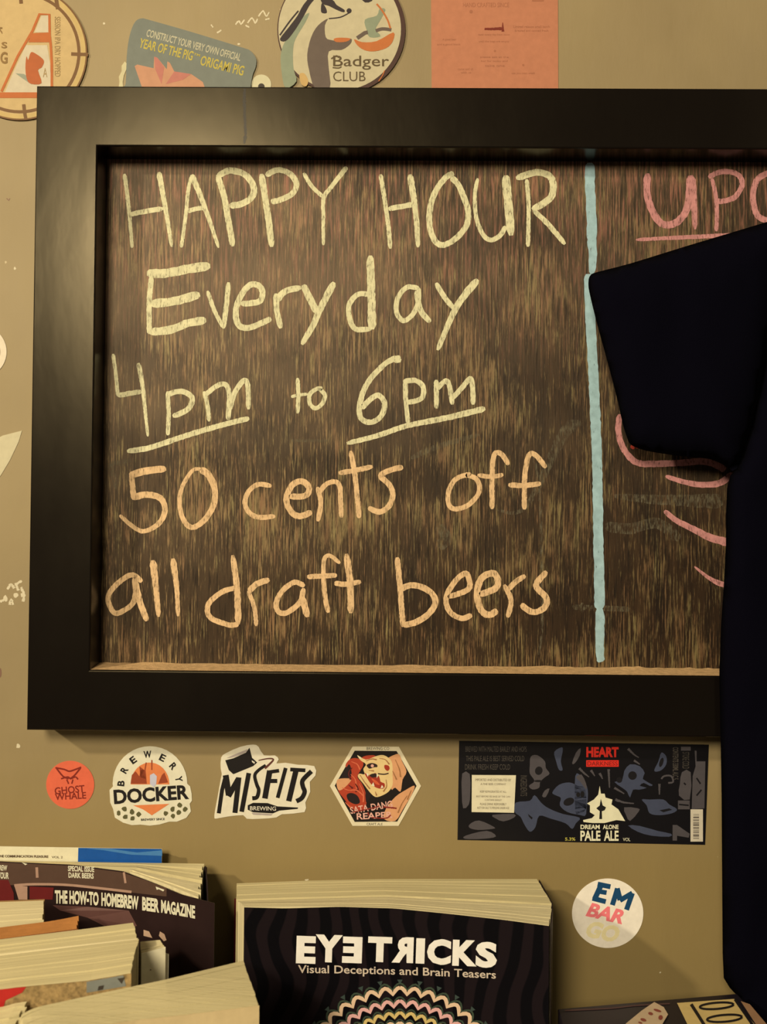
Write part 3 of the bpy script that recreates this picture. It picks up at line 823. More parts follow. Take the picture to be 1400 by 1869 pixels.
k.poly([(430, 190), (560, 260), (700, 210), (820, 190), (930, 260), (960, 360), (960, 500), (960, 640), (900, 740), (800, 800), (700, 820), (610, 740), (520, 620), (440, 520), (460, 470), (540, 480), (520, 400), (560, 330), (480, 270)], 3)
k.build('beast_head', ink(222, 184, 112, .85), t, 'yellow roaring head')
k = Ink(hm, .00026, *ht)
k.poly([(540, 460), (620, 500), (700, 460), (760, 520), (780, 590), (840, 620), (830, 690), (740, 690), (650, 640), (590, 560)], 3)
k.poly([(840, 340), (900, 350), (915, 400), (880, 430), (840, 390)], 3)
k.build('mouth', ink(158, 48, 26, .85), t, 'dark red mouth and nostril')
k = Ink(hm, .0003, *ht)
k.poly([(570, 340), (640, 310), (720, 330), (730, 370), (680, 375), (620, 395), (590, 380)], 3).poly([(610, 490), (700, 465), (730, 510), (660, 530)], 2)
k.stroke([(740, 470), (830, 480), (900, 465)], 18, 3)
k.build('dark_details', ink(44, 26, 22, .85), t)
k = Ink(hm, .00034, *ht)
k.poly(circle(655, 352, 24, 10)).text('SATA-DANG', 640, 975, 640, 105, -9, bold=.02).text('REAPER', 690, 1100, 540, 95, -3, bold=.02)
k.build('pink_lettering', ink(222, 160, 128, .85), t)
k = Ink(hm, .00038, *ht)
k.stroke([(360, 1050), (560, 1010), (760, 960)], 16, 0, .3).stroke([(590, 1050), (600, 1100)], 20, 0).stroke([(820, 970), (1020, 990)], 22, 0, .3).stroke([(640, 1130), (860, 1140), (930, 1090)], 18, 3, .3)
k.build('letter_shadow_print', ink(130, 36, 24, .85), t)

k = Ink(hm, .0004, *ht)
for p in [[(470, 490), (540, 600), (620, 700)], [(860, 560), (870, 660), (820, 740)], [(560, 280), (640, 250), (720, 260)], [(760, 240), (850, 260), (910, 330)], [(700, 740), (720, 800)], [(600, 420), (680, 430)], [(1000, 260), (1060, 400), (1080, 520)], [(960, 430), (1020, 560)], [(1180, 800), (1100, 920), (1040, 1060)], [(1240, 720), (1180, 860)]]:
    k.stroke(p, 20, 4, .2, (.4, 1))
k.build('brown_hair_lines', ink(158, 104, 56, .85), t)
k = Ink(hm, .0004, *ht)
for p in [[(340, 290), (430, 330), (470, 410)], [(330, 480), (400, 560), (420, 700)], [(200, 680), (300, 720), (420, 720), (520, 800)], [(460, 620), (520, 760), (520, 900)], [(250, 900), (330, 980)]]:
    k.stroke(p, 24, 4, .2, (.4, 1))
k.build('coil_highlights', ink(208, 98, 58, .85), t)
k = Ink(hm, .0004, *ht)
for p in [[(350, 380), (300, 460), (330, 560)], [(400, 620), (440, 700), (400, 740)], [(300, 640), (360, 690)]]:
    k.stroke(p, 26, 4, .2, (.4, 1))
k.build('coil_shadow_print', ink(92, 26, 22, .85), t)
k = Ink(hm, .00042, *ht)
k.poly([(560, 462), (600, 470), (590, 520)]).poly([(720, 470), (750, 490), (722, 540)]).poly([(640, 650), (670, 600), (690, 660)]).poly([(780, 690), (800, 640), (825, 680)]).poly([(430, 190), (500, 240), (470, 250)])
k.build('fangs', ink(226, 208, 160, .85), t)
k = Ink(hm, .00042, *ht)
k.poly([(640, 540), (720, 580), (770, 640), (700, 620)], 3).build('tongue', ink(206, 84, 44, .85), t)

# --- heart of darkness label
t = wall_thing('beer_label', 'long black pale ale can label with grey blue skulls under the frame', 'label', 1063, 1446)
slab('label_sheet', [(838, 1352), (1294, 1359), (1287, 1542), (835, 1533)], W, 0, 0.0004, ink(15, 13, 14, .75, .4), t)
lm = wallmap(.0004)
la = (830, 1345, .1714); lb = (1050, 1345, .1786)
GB = ink(64, 66, 74, .78, .4); GD = ink(76, 68, 62, .78, .4)
k = Ink(lm, .0001, *la)
k.poly([(1060, 160), (1140, 110), (1150, 150), (1130, 260), (1150, 350), (1110, 350), (1080, 260)], 3)
k.poly([(1040, 590), (1110, 510), (1220, 485), (1310, 520), (1390, 560), (1400, 820), (1330, 830), (1200, 800), (1120, 730), (1130, 650), (1070, 620)], 3)
k.poly([(650, 700), (800, 680), (850, 620), (920, 700), (1000, 760), (1150, 820), (1330, 860), (1290, 920), (1250, 980), (1180, 920), (1020, 870), (900, 840), (860, 960), (800, 1010), (740, 930), (700, 850), (640, 800)], 3)
k.ox, k.oy, k.sc = lb
k.poly([(500, 350), (560, 280), (660, 300), (710, 370), (690, 430), (790, 490), (760, 500), (700, 470), (660, 500), (730, 520), (650, 540), (590, 540), (560, 620), (530, 560), (480, 520), (400, 460), (480, 440)], 2)
k.poly([(810, 330), (850, 250), (880, 160), (930, 200), (930, 280), (880, 340), (820, 355)], 3)
k.poly([(680, 640), (760, 640), (900, 640), (960, 690), (1040, 740), (990, 780), (860, 800), (760, 780), (730, 700)], 3)
k.poly([(540, 905), (660, 910), (840, 960), (980, 990), (960, 1020), (780, 1010), (640, 970)], 2)
k.poly([(0, 400), (60, 400), (110, 480), (130, 580), (110, 740), (40, 780), (0, 760)], 3)
k.build('blue_skulls', GB, t, 'grey blue skulls and hands')
k = Ink(lm, .00014, *la)
k.poly([(810, 210), (880, 195), (960, 260), (970, 330), (1010, 390), (960, 430), (910, 480), (900, 540), (830, 560), (790, 520), (850, 470), (800, 390), (800, 300)], 3)
k.poly([(1250, 280), (1290, 170), (1340, 120), (1330, 200), (1280, 280)], 2).poly([(1290, 430), (1350, 400), (1400, 500), (1400, 560), (1340, 480)], 2)
k.poly([(930, 630), (960, 570), (1010, 550), (970, 640)], 2)
k.poly([(80, 390), (160, 395), (165, 600), (150, 720), (90, 760), (75, 600)], 2).poly([(160, 930), (260, 890), (420, 960), (400, 980), (250, 990), (160, 970)], 3)
k.poly([(120, 1050), (340, 1000), (440, 1060), (300, 1085), (110, 1085)], 3).poly([(400, 830), (630, 820), (630, 860), (520, 900), (440, 870)], 2)
k.ox, k.oy, k.sc = lb
for p in [[(40, 320), (90, 370), (140, 410)], [(540, 120), (600, 180), (650, 210)], [(600, 240), (660, 280)], [(410, 640), (500, 670), (600, 680)], [(250, 370), (280, 430)], [(340, 330), (350, 520)], [(160, 340), (200, 400)], [(400, 520), (500, 580)], [(860, 480), (860, 590)]]:
    k.stroke(p, 26, 3, .2, (1, .4))
k.stroke([(880, 430), (910, 400), (980, 400), (1000, 460), (950, 470)], 18, 3)
k.poly([(500, 720), (640, 730), (650, 760), (560, 860), (520, 800)], 2)
k.rect(1080, 100, 1180, 140).poly([(1090, 360), (1180, 360), (1170, 640), (1060, 600), (1070, 480)], 2).rect(1050, 650, 1170, 740)
k.poly([(1220, 140), (1240, 140), (1240, 250), (1330, 250), (1320, 730), (1190, 740), (1200, 400), (1230, 300)])
k.poly([(995, 900), (1040, 900), (1170, 990), (1160, 1030), (1040, 1010), (1040, 1060), (995, 1060)])
k.build('grey_art', GD, t)
k = Ink(lm, .00018, *la)
k.poly(circle(895, 360, 40, 16, 46, .3)).poly(circle(1215, 690, 60, 16, 40, -.4)).poly(circle(1360, 610, 22, 12, 34)).poly([(780, 820), (830, 860), (820, 880), (790, 850)]).poly(circle(890, 470, 45, 10, 12))
k.ox, k.oy, k.sc = lb
k.poly(circle(585, 395, 44, 16, 44)).poly(circle(450, 440, 30, 12, 30)).poly(circle(30, 590, 20, 12, 26)).poly(circle(880, 260, 20, 12, 50, .3)).poly([(860, 750), (960, 730), (990, 745), (900, 770)])
for p in [[(1240, 420), (1280, 480)], [(1290, 540), (1240, 600)], [(1110, 470), (1130, 490)], [(1060, 690), (1160, 700)]]: k.stroke(p, 16, 0)
k.build('eye_sockets', ink(16, 14, 16, .72), t)
k = Ink(lm, .00018, *la)
for i, s in enumerate(['BREWED WITH MALTED BARLEY AND HOPS', 'THIS PALE ALE IS BEST SERVED COLD', 'DRINK FRESH KEEP COLD']):
    k.text(s, (440, 430, 350)[i], (130, 230, 320)[i], (650, 620, 480)[i], 58, 0)
k.text('INGREDIENTS', 735, 520, 220, 70, 90)
k.ox, k.oy, k.sc = lb
k.text('CONTENTS 330ML ALC 5', 1025, 270, 330, 60, 90, bold=.02).text('STORE COLD', 1130, 240, 170, 70, 90)
k.build('small_lettering', ink(66, 58, 46, .72), t)
k = Ink(lm, .0002, *lb)
k.poly([(85, 870), (80, 850), (170, 830), (200, 800), (150, 770), (150, 700), (120, 680), (190, 640), (235, 590), (250, 500), (262, 580), (300, 580), (310, 620), (380, 640), (370, 690), (440, 740), (510, 860), (420, 850), (300, 880), (180, 880)])
k.text('DREAM ALONE', 150, 918, 200, 44, 0, bold=.02).text('DAWN', 362, 918, 160, 44, 0, bold=.02) if False else k.text('DREAM', 152, 920, 196, 46, 0, bold=.03).text('ALONE', 362, 920, 160, 46, 0, bold=.03)
k.text('PALE', 155, 1010, 205, 105, 0, bold=.03).text('ALE', 368, 1010, 150, 105, 0, bold=.03).text('VOL', 525, 1048, 75, 34, 0)
k.build('cream_lettering', ink(214, 200, 150, .74), t, 'cream emblem and pale ale lettering')
k = Ink(lm, .00024, *lb)
k.poly([(262, 630), (280, 700), (315, 720), (300, 750), (272, 760), (275, 840), (245, 840), (250, 760), (215, 730), (250, 700)]).build('anchor_emblem', ink(20, 18, 18, .74), t)
k = Ink(lm, .00018, *lb)
k.text('HEART', 278, 155, 330, 105, 0, bold=.05).rect(112, 238, 444, 305)
k.build('red_lettering', ink(206, 40, 26, .76), t)
k = Ink(lm, .00022, *lb); k.text('DARKNESS', 278, 272, 310, 44, 0, bold=.01).build('banner_lettering', ink(120, 24, 16, .76), t)
k = Ink(lm, .0002, *la)
k.text('5.3%', 1230, 1088, 110, 34, 0, bold=.02).build('yellow_lettering', ink(176, 158, 60, .76), t)
slab('white_label_patch', [(182, 405), (652, 408), (632, 808), (180, 800)], lm, 0.0001, 0.0002, ink(212, 194, 146, .78), t, 'small white printed patch', tr=la)
k = Ink(lm, .0004, *la)
for s, y, wd, h in [('IMPORTED AND DISTRIBUTED BY', 458, 380, 26), ('A FINE BEER COMPANY', 503, 270, 22), ('KEEP REFRIGERATED AT ALL', 583, 280, 22), ('BEST BEFORE SEE BASE OF THE CAN', 635, 360, 18),
                    ('CONTAINS BARLEY', 672, 180, 18), ('PLEASE DRINK RESPONSIBLY', 716, 280, 24), ('NOT FOR SALE TO PERSONS UNDER AGE', 756, 340, 24)]:
    k.text(s, 410, y, wd, h, 0.5)
k.build('patch_lettering', ink(110, 92, 66, .78), t)
k = Ink(lm, .00024, *lb)
k.rect(1178, 740, 1305, 1070).build('barcode_patch', ink(196, 178, 140, .76), t)
k = Ink(lm, .00028, *lb)
y = 790
while y < 1040:
    h = random.choice([4, 7, 11]); k.rect(1205, y, 1265, y + h); y += h + random.choice([5, 8, 12])
k.build('barcode_bars', ink(60, 48, 40, .76), t)

# --- EM BAR GO
GAIN = 0.95
et = (1000, 1560, .2857)
t = wall_thing('sticker', 'round white sticker with teal and pink letters near the black shirt', 'sticker', 1109, 1668)
slab('sticker_sheet', circle(382, 374, 228, 72, 222), W, 0, 0.0004, ink(200, 186, 152, .60), t, tr=et)
em = wallmap(.0004)
k = Ink(em, .0001, *et)
k.stroke([(345, 183), (298, 285)], 34, 0).stroke([(318, 188), (400, 205)], 32, 0).stroke([(312, 232), (375, 243)], 30, 0).stroke([(285, 278), (370, 300)], 32, 0)
k.stroke([(412, 322), (445, 215)], 32, 0).stroke([(442, 215), (462, 290)], 34, 0).stroke([(460, 292), (540, 245)], 32, 0).stroke([(540, 245), (502, 352)], 32, 0)
k.build('teal_letters', ink(14, 52, 72, .60), t, 'dark teal letters EM')
k = Ink(em, .0001, *et); k.text('BAR', 378, 376, 240, 92, 13, .25, bold=.04).build('pink_letters', ink(200, 96, 88, .60), t, 'pink letters BAR')
k = Ink(em, .0001, *et); k.text('GO', 352, 492, 210, 110, 12, .2, bold=.05).build('cream_letters', ink(196, 176, 120, .60), t, 'pale cream letters GO')


# ================================================================== SHELF AND BOOKS
GAIN = 1.0
SH = 0.985                                    # top of the shelf, below the frame
bm_obj('book_shelf', box_bm((-1.0, -0.40, SH - 0.03), (1.0, -0.0, SH), 0.002), mat('shelf_wood', (0.10, 0.06, 0.035), .5, .3, .3, 40, .2, 20), kind='structure')  # shelf board carrying the books, out of view


def pages_mat(name, col):
    m = bpy.data.materials.new(name); m.use_nodes = True
    nt = m.node_tree; b = nt.nodes['Principled BSDF']; tc = N(nt, 'ShaderNodeTexCoord')
    mp = N(nt, 'ShaderNodeMapping'); mp.inputs['Rotation'].default_value = (0, 0, 0.06)
    mp.inputs['Scale'].default_value = (14, 900, 9)
    n = N(nt, 'ShaderNodeTexNoise'); n.inputs['Scale'].default_value = 1; n.inputs['Detail'].default_value = 3
    nt.links.new(tc.outputs['Object'], mp.inputs['Vector']); nt.links.new(mp.outputs[0], n.inputs['Vector'])
    nt.links.new(mixc(nt, mrange(nt, n.outputs['Fac'], .3, .7), tuple(c * .86 for c in col), tuple(min(.9, c * 1.07) for c in col)), b.inputs['Base Color'])
    b.inputs['Roughness'].default_value = .85; b.inputs['Specular IOR Level'].default_value = .15
    bp = N(nt, 'ShaderNodeBump'); bp.inputs['Strength'].default_value = .4; bp.inputs['Distance'].default_value = .0006
    nt.links.new(n.outputs['Fac'], bp.inputs['Height']); nt.links.new(bp.outputs[0], b.inputs['Normal'])
    return m


CREAM = pages_mat('cream_pages', A(206, 182, 120, .95))
PALEP = pages_mat('pale_pages', A(214, 190, 130, .92))


def lerp(a, b, t): return a + (b - a) * t


def resample(pts, n):
    d = [0]
    for a, b in zip(pts, pts[1:]): d.append(d[-1] + (b - a).length)
    out = []
    for i in range(n):
        s = d[-1] * i / (n - 1)
        for j in range(len(pts) - 1):
            if s <= d[j + 1] + 1e-9:
                out.append(pts[j].lerp(pts[j + 1], (s - d[j]) / max(1e-9, d[j + 1] - d[j]))); break
    return out


def block(name, back, front, parent, m, layers=7, zb=SH + .002, jit=.0008, label=None, nseg=12, down=0.2, edge=.0015):
    """page block: back and front top edges as (px, py, L); the block is built of loose gatherings of sheets"""
    B = resample([P(*p) for p in back], nseg); Fr = resample([P(*p) for p in front], nseg)
    vs = []; fs = []
    for l in range(layers):
        a, b = l / layers, (l + 1) / layers - 0.10 / layers
        dz = random.uniform(-jit, jit); dx = random.uniform(-edge, edge)
        base = len(vs)
        for i in range(nseg):
            p = B[i].lerp(Fr[i], a); q = B[i].lerp(Fr[i], b)
            e = 1 if i in (0, nseg - 1) else 0
            for r, o in ((p, 0), (q, 0)):
                vs += [Vector((r.x + dx * e, r.y, r.z + dz)), Vector((r.x + dx * e, r.y, zb))]
        for i in range(nseg - 1):
            k = base + 4 * i
            fs += [(k, k + 4, k + 6, k + 2), (k, k + 1, k + 5, k + 4), (k + 2, k + 6, k + 7, k + 3), (k + 1, k + 3, k + 7, k + 5)]
        k = base + 4 * (nseg - 1)
        fs += [(base, base + 2, base + 3, base + 1), (k, k + 1, k + 3, k + 2)]
    return link(name, me_from(name, vs, fs), m, parent, label)


def cover(name, top, parent, m, t=.0006, zb=SH, label=None, n=20):
    """a sheet standing on the shelf: top edge as (px, py, L), with thickness t"""
    T = resample([P(*p) for p in top], n)
    vs = []; fs = []
    for i, p in enumerate(T):
        a = T[max(0, i - 1)]; b = T[min(n - 1, i + 1)]
        d = Vector((b.x - a.x, b.y - a.y, 0)).normalized(); nn = Vector((d.y, -d.x, 0)) * t
        vs += [p, p + nn, Vector((p.x, p.y, zb)), Vector((p.x + nn.x, p.y + nn.y, zb))]
        if i:
            k = 4 * i
            fs += [(k - 4, k, k + 1, k - 3), (k - 3, k + 1, k + 3, k - 1), (k - 4, k - 2, k + 2, k), (k - 2, k - 1, k + 3, k + 2)]
    k = 4 * (n - 1); fs += [(0, 1, 3, 2), (k, k + 2, k + 3, k + 1)]
    return link(name, me_from(name, vs, fs, False), m, parent, label)


def interpL(tab):
    def f(x):
        if x <= tab[0][0]: return tab[0][1]
        for (a, la_), (b, lb_) in zip(tab, tab[1:]):
            if x <= b: return la_ + (lb_ - la_) * (x - a) / (b - a)
        return tab[-1][1]
    return f


def base_of(px, py, L): v = P(px, py, L); return Vector((v.x, v.y, SH))


# --- back book, blue and cream
t = thing('book', 'thin book at the very back left with cream and bright blue cover top', 'book', base_of(140, 1560, .012))
cover('front_cover', [(-90, 1543, .014), (296, 1549, .014)], t, ink(222, 204, 152, .95), label='cream cover')
block('page_block', [(-88, 1547, .004), (294, 1552, .004)], [(-88, 1548, .013), (294, 1553, .013)], t, PALEP, 2)
bmm = wallmap(.0148)
k = Ink(bmm, .0001); k.poly([(143, 1547.5), (295, 1549.5), (295, 1640), (140, 1640)]).build('blue_panel', ink(24, 78, 132, .95, .35), t)
k = Ink(bmm, .00016); k.poly([(160, 1549), (200, 1549), (250, 1556), (296, 1552), (296, 1562), (240, 1560), (190, 1552)]).build('light_blue_swoosh', ink(70, 118, 150, .95, .35), t)
k = Ink(bmm, .00016); k.text('THE COMMUNICATION PLEASURE', 42, 1563, 92, 4.6, 0.6, bold=.03).text('VOL 2', 104, 1564.5, 20, 4, 1).build('lettering', ink(100, 76, 50, .95), t)

# --- beer magazine
t = thing('magazine', 'dark maroon homebrew beer magazine with curling cover beside the wall', 'magazine', base_of(180, 1600, .05))
mag_top = [(-90, 1568, .030), (0, 1572, .032), (130, 1578, .036), (225, 1590, .044), (280, 1611, .052), (330, 1632, .060), (372, 1643, .064), (392, 1648, .066)]
Lm = interpL([(p[0], p[2]) for p in mag_top])
MAG = mat('maroon_cover', A(44, 27, 22, 1.1), .38, .3, vary=.25, vscale=25)
cover('front_cover', mag_top, t, MAG, n=40, label='dark maroon cover')
block('page_block', [(-88, 1570, .018), (370, 1577, .018)], [(-88, 1571, .028), (0, 1574, .030), (130, 1580, .034), (250, 1584, .034), (366, 1608, .040)], t, CREAM, 6, nseg=24, jit=.0005)
block('loose_pages', [(240, 1586, .038), (366, 1612, .041)], [(240, 1590, .043), (300, 1612, .050), (364, 1638, .060)], t, PALEP, 4, nseg=12, jit=.0006)
cover('back_cover', [(-90, 1571, .016), (374, 1577, .016), (378, 1583, .020)], t, ink(48, 28, 24, .9))
cover('spine_edge', [(376, 1580, .018), (379, 1612, .045), (380, 1640, .062)], t, ink(40, 26, 24, .9), n=8)
mmap = lambda x, y, l: P(x, y, Lm(x) + .0008 + l)
k = Ink(mmap, .0002)
wf = lambda X: 1637 + 0.00035 * max(0, X - 100) ** 2 + .02 * (X - 100)
k.text('THE HOW-TO', 140, 0, 80, 25, 0, bold=.045, warp=wf).text('HOMEBREW', 219, 0, 68, 25, 0, bold=.045, warp=wf).text('BEER', 275, 0, 31, 25, 0, bold=.045, warp=wf).text('MAGAZINE', 325, 0, 62, 24, 0, bold=.045, warp=wf)
wf2 = lambda X: 1592 + .04 * (X - 148)
k.text('SPECIAL ISSUE', 148, -6, 48, 10, 0, bold=.03, warp=wf2).text('DARK BEERS', 148, 6, 46, 10, 0, bold=.03, warp=wf2)
k.text('BREW', 4, 1584, 18, 10, 2, bold=.03).text('YOUR', 6, 1598, 20, 12, 2, bold=.03)
k.poly([(284, 1618), (300, 1624), (298, 1627), (290, 1623), (286, 1624)]).poly([(40, 1574), (50, 1577), (46, 1579)])
k.build('white_lettering', ink(216, 200, 152, .95), t)
k = Ink(mmap, .0002)
k.stroke([(26, 1616), (60, 1614), (120, 1615), (180, 1621), (240, 1628)], 4.5, 4).stroke([(67, 1583), (68, 1602)], 5, 0).stroke([(226, 1592), (229, 1612)], 4, 0).poly([(26, 1616), (50, 1618), (50, 1642), (34, 1642)])
k.build('tan_rule', ink(164, 124, 92, .9), t)
k = Ink(mmap, .0001)
up = interpL([(-88, 1571), (0, 1574), (128, 1580), (222, 1592), (270, 1608), (300, 1620)])
lo = interpL([(-88, 1618), (0, 1616), (60, 1615), (120, 1616), (180, 1622), (300, 1636)])
for i in range(98):
    xa = -88 + i * 4; n0 = len(k.v)
    k.v += [k.at(xa, up(xa)), k.at(xa + 4, up(xa + 4)), k.at(xa + 4, lo(xa + 4)), k.at(xa, lo(xa))]; k.f.append((n0, n0 + 1, n0 + 2, n0 + 3))
link('brown_band', me_from('brown_band', k.v, k.f), ink(80, 55, 38, .9), t)

k = Ink(mmap, .00015)
k.poly([(-90, 1606), (15, 1606), (25, 1630), (26, 1660), (-90, 1660)]).poly([(54, 1618), (98, 1620), (96, 1642), (54, 1641)])
k.build('red_panel', ink(96, 20, 18, .9), t)
k = Ink(mmap, .00015)
k.poly([(96, 1652), (160, 1655), (235, 1662), (250, 1690), (210, 1700), (160, 1675), (110, 1662)]).build('brown_panel', ink(92, 58, 46, .9), t)
k = Ink(mmap, .0002); k.poly([(292, 1700), (300, 1705), (304, 1716), (299, 1718), (290, 1708)]).poly([(262, 1697), (272, 1700), (278, 1712), (262, 1708)]).build('light_print', ink(190, 150, 110, .9), t)

# --- cream book at the left edge
t = thing('book', 'small pale paged book at the left edge behind the orange one', 'book', base_of(20, 1670, .07))
block('page_block', [(-160, 1652, .068), (80, 1643, .072)], [(-160, 1704, .108), (78, 1686, .108)], t, PALEP, 5, edge=.0006)
cover('back_cover', [(-160, 1650, .066), (82, 1641, .070)], t, ink(150, 110, 60, .95))
# --- orange book
t = thing('book', 'orange brown topped book wedged between cream page blocks on the left', 'book', base_of(70, 1690, .12))
block('page_block', [(-160, 1712, .112), (100, 1680, .112), (141, 1671, .112)], [(-160, 1738, .128), (142, 1696, .128)], t, mat('orange_edge', A(176, 112, 52, .95), .7, .2, .3, 300, .12, 60), 3, jit=.0003, label='orange brown stained page edges')
cover('front_cover', [(-160, 1735, .130), (143, 1695, .130)], t, ink(120, 66, 30, .95))
# --- two thick paperbacks
t = thing('book', 'thick cream paged book directly in front of the orange topped one', 'book', base_of(120, 1700, .15))
block('page_block', [(-160, 1732, .134), (150, 1694, .134), (243, 1682, .134)], [(-160, 1762, .158), (250, 1713, .158)], t, CREAM, 6, edge=.0003)
cover('front_cover', [(-160, 1758, .160), (252, 1712, .160)], t, PALEP)
t = thing('book', 'thickest cream paged book on the left with red patterned front cover', 'book', base_of(120, 1750, .19))
block('page_block', [(-160, 1764, .164), (253, 1714, .164)], [(-160, 1828, .208), (30, 1800, .208), (160, 1788, .208), (238, 1774, .208)], t, CREAM, 9, edge=.0003)
cov = [(-160, 1830, .210), (30, 1802, .210), (160, 1790, .210), (240, 1776, .210)]
cover('front_cover', cov, t, mat('patterned_cover', A(150, 118, 66, .95), .6, .3, vary=.45, vscale=260), label='brown mottled front cover')
k = Ink(wallmap(.2106), .0002)
k.poly([(-160, 1832), (0, 1806), (48, 1801), (40, 1812), (10, 1826), (0, 1860), (-160, 1890)]).build('red_panel', ink(176, 34, 26, .95), t)
k = Ink(wallmap(.2106), .0002); k.poly([(158, 1792), (225, 1780), (230, 1800), (158, 1812)]).build('grey_picture', ink(122, 118, 96, .95), t)
k = Ink(wallmap(.2106), .00028); k.poly([(180, 1800), (190, 1798), (188, 1806), (178, 1808)]).poly([(214, 1786), (228, 1784), (222, 1796)]).build('dark_print', ink(60, 50, 36, .95), t)
# --- narrow book between
t = thing('book', 'narrow pale book end poking out right of the thick paperbacks', 'book', base_of(280, 1740, .15))
block('page_block', [(256, 1719, .140), (292, 1716, .142)], [(258, 1741, .158), (300, 1728, .152)], t, PALEP, 4, jit=.0003, edge=.0003)
cover('front_cover', [(258, 1740, .1595), (302, 1728, .154)], t, ink(210, 184, 132, .55))
cover('loose_sheet', [(296, 1738, .150), (308, 1741, .149)], t, ink(206, 184, 134, .55), n=4)
k = Ink(wallmap(.1575), .0006); k.poly([(266, 1770), (276, 1769), (276, 1771), (266, 1772)]).build('tiny_print', ink(120, 100, 70), t)
# --- lower left corner book
t = thing('book', 'cream page block in the lower left corner under the long front book', 'book', base_of(20, 1850, .23))
block('page_block', [(-200, 1862, .214), (0, 1840, .214), (28, 1832, .214), (52, 1829, .2135)], [(-200, 1900, .236), (0, 1880, .236), (30, 1870, .232)], t, CREAM, 5)
# --- front long block
t = thing('book', 'long cream paged book nearest the camera, left of the black puzzle book', 'book', base_of(260, 1830, .2))
block('page_block', [(34, 1868, .242), (40, 1852, .238), (62, 1840, .234), (200, 1810, .2175), (300, 1789, .203), (444, 1754, .170)],
      [(30, 1912, .270), (100, 1885, .258), (240, 1862, .240), (350, 1850, .230), (472, 1834, .219)], t, CREAM, 10, nseg=30, jit=.0004, edge=.0002)
cover('front_cover', [(30, 1913, .272), (100, 1886, .260), (240, 1863, .242), (350, 1851, .232), (473, 1835, .221)], t, ink(196, 166, 108, .75))

# --- EYE TRICKS
t = thing('book', 'black puzzle book with bold white title and scalloped rings', 'book', base_of(720, 1660, .06))
etop = [(446, 1656, .076), (520, 1658, .077), (620, 1655, .078), (720, 1658, .080), (820, 1668, .085), (920, 1679, .091), (1002, 1690, .096)]
block('page_block', [(432, 1613, .018), (560, 1608, .018), (700, 1605, .018), (980, 1605, .018)], [(432, 1642, .050), (700, 1634, .050), (1008, 1650, .060)], t, CREAM, 7, nseg=26, jit=.0006, edge=.0004)
block('page_block', [(434, 1644, .052), (700, 1636, .052), (1007, 1652, .062)], [(446, 1654, .074)] + [(p[0], p[1] - 1.5, p[2] - .002) for p in etop[2:]], t, PALEP, 6, nseg=26, jit=.0004, edge=.0004)


def zigzag_mat():
    m = bpy.data.materials.new('black_wavy_cover'); m.use_nodes = True
    nt = m.node_tree; b = nt.nodes['Principled BSDF']; tc = N(nt, 'ShaderNodeTexCoord')
    wv = N(nt, 'ShaderNodeTexWave', wave_type='BANDS', bands_direction='X')
    wv.inputs['Scale'].default_value = 14; wv.inputs['Distortion'].default_value = 9
    wv.inputs['Detail'].default_value = 1.0; wv.inputs['Detail Scale'].default_value = 0.5
    mp = N(nt, 'ShaderNodeMapping'); mp.inputs['Scale'].default_value = (1.3, .2, 2.2)
    nt.links.new(tc.outputs['Object'], mp.inputs[0]); nt.links.new(mp.outputs[0], wv.inputs[0])
    nt.links.new(mixc(nt, mrange(nt, wv.outputs['Fac'], .4, .6), A(5, 4, 7, 1), A(26, 17, 17, 1)), b.inputs['Base Color'])
    b.inputs['Roughness'].default_value = .45; b.inputs['Specular IOR Level'].default_value = .15
    return m


cover('front_cover', etop, t, zigzag_mat(), t=.0007, n=40, label='black wavy patterned front cover')
cover('back_cover', [(428, 1640, .015), (980, 1607, .015)], t, ink(90, 16, 14, .9), label='dark red back cover')
cover('spine', [(985, 1606, .018), (1010, 1650, .062), (1006, 1688, .094)], t, ink(30, 18, 16, .8), n=10)
Le = interpL([(p[0], p[2]) for p in etop])
emap = lambda x, y, l: P(x, y, Le(x) + .0009 + l)
ee = (400, 1580, .4571)
k = Ink(emap, .0002, *ee)
for ch, a, b2, c1, c2, mir in [('E', 308, 386, 281, 391, 0), ('Y', 384, 492, 276, 386, 0), ('E', 492, 571, 284, 389, 1), ('T', 594, 690, 284, 385, 0), ('R', 690, 776, 285, 388, 1),
                               ('I', 786, 821, 290, 391, 0), ('C', 830, 926, 293, 396, 0), ('K', 932, 1030, 297, 401, 0), ('S', 1024, 1110, 304, 408, 0)]:
    k.text(ch, (a + b2) / 2, (c1 + c2) / 2, b2 - a, c2 - c1, 2, bold=.055, mirror=bool(mir))
k.build('title_lettering', ink(222, 206, 172, .80), t, 'bold cream title with reversed letters')
k = Ink(emap, .0002, *ee)
wf = lambda X: 418 + 0.00003 * max(0, X - 300) ** 2 + .004 * (X - 300)
k.text('Visual Deceptions and Brain Teasers', 710, 0, 790, 42, 0, bold=.012, warp=wf).build('subtitle_lettering', ink(190, 166, 130, .80), t)
cols = [ink(206, 168, 122, .8), ink(206, 150, 128, .8), ink(192, 160, 88, .8)]
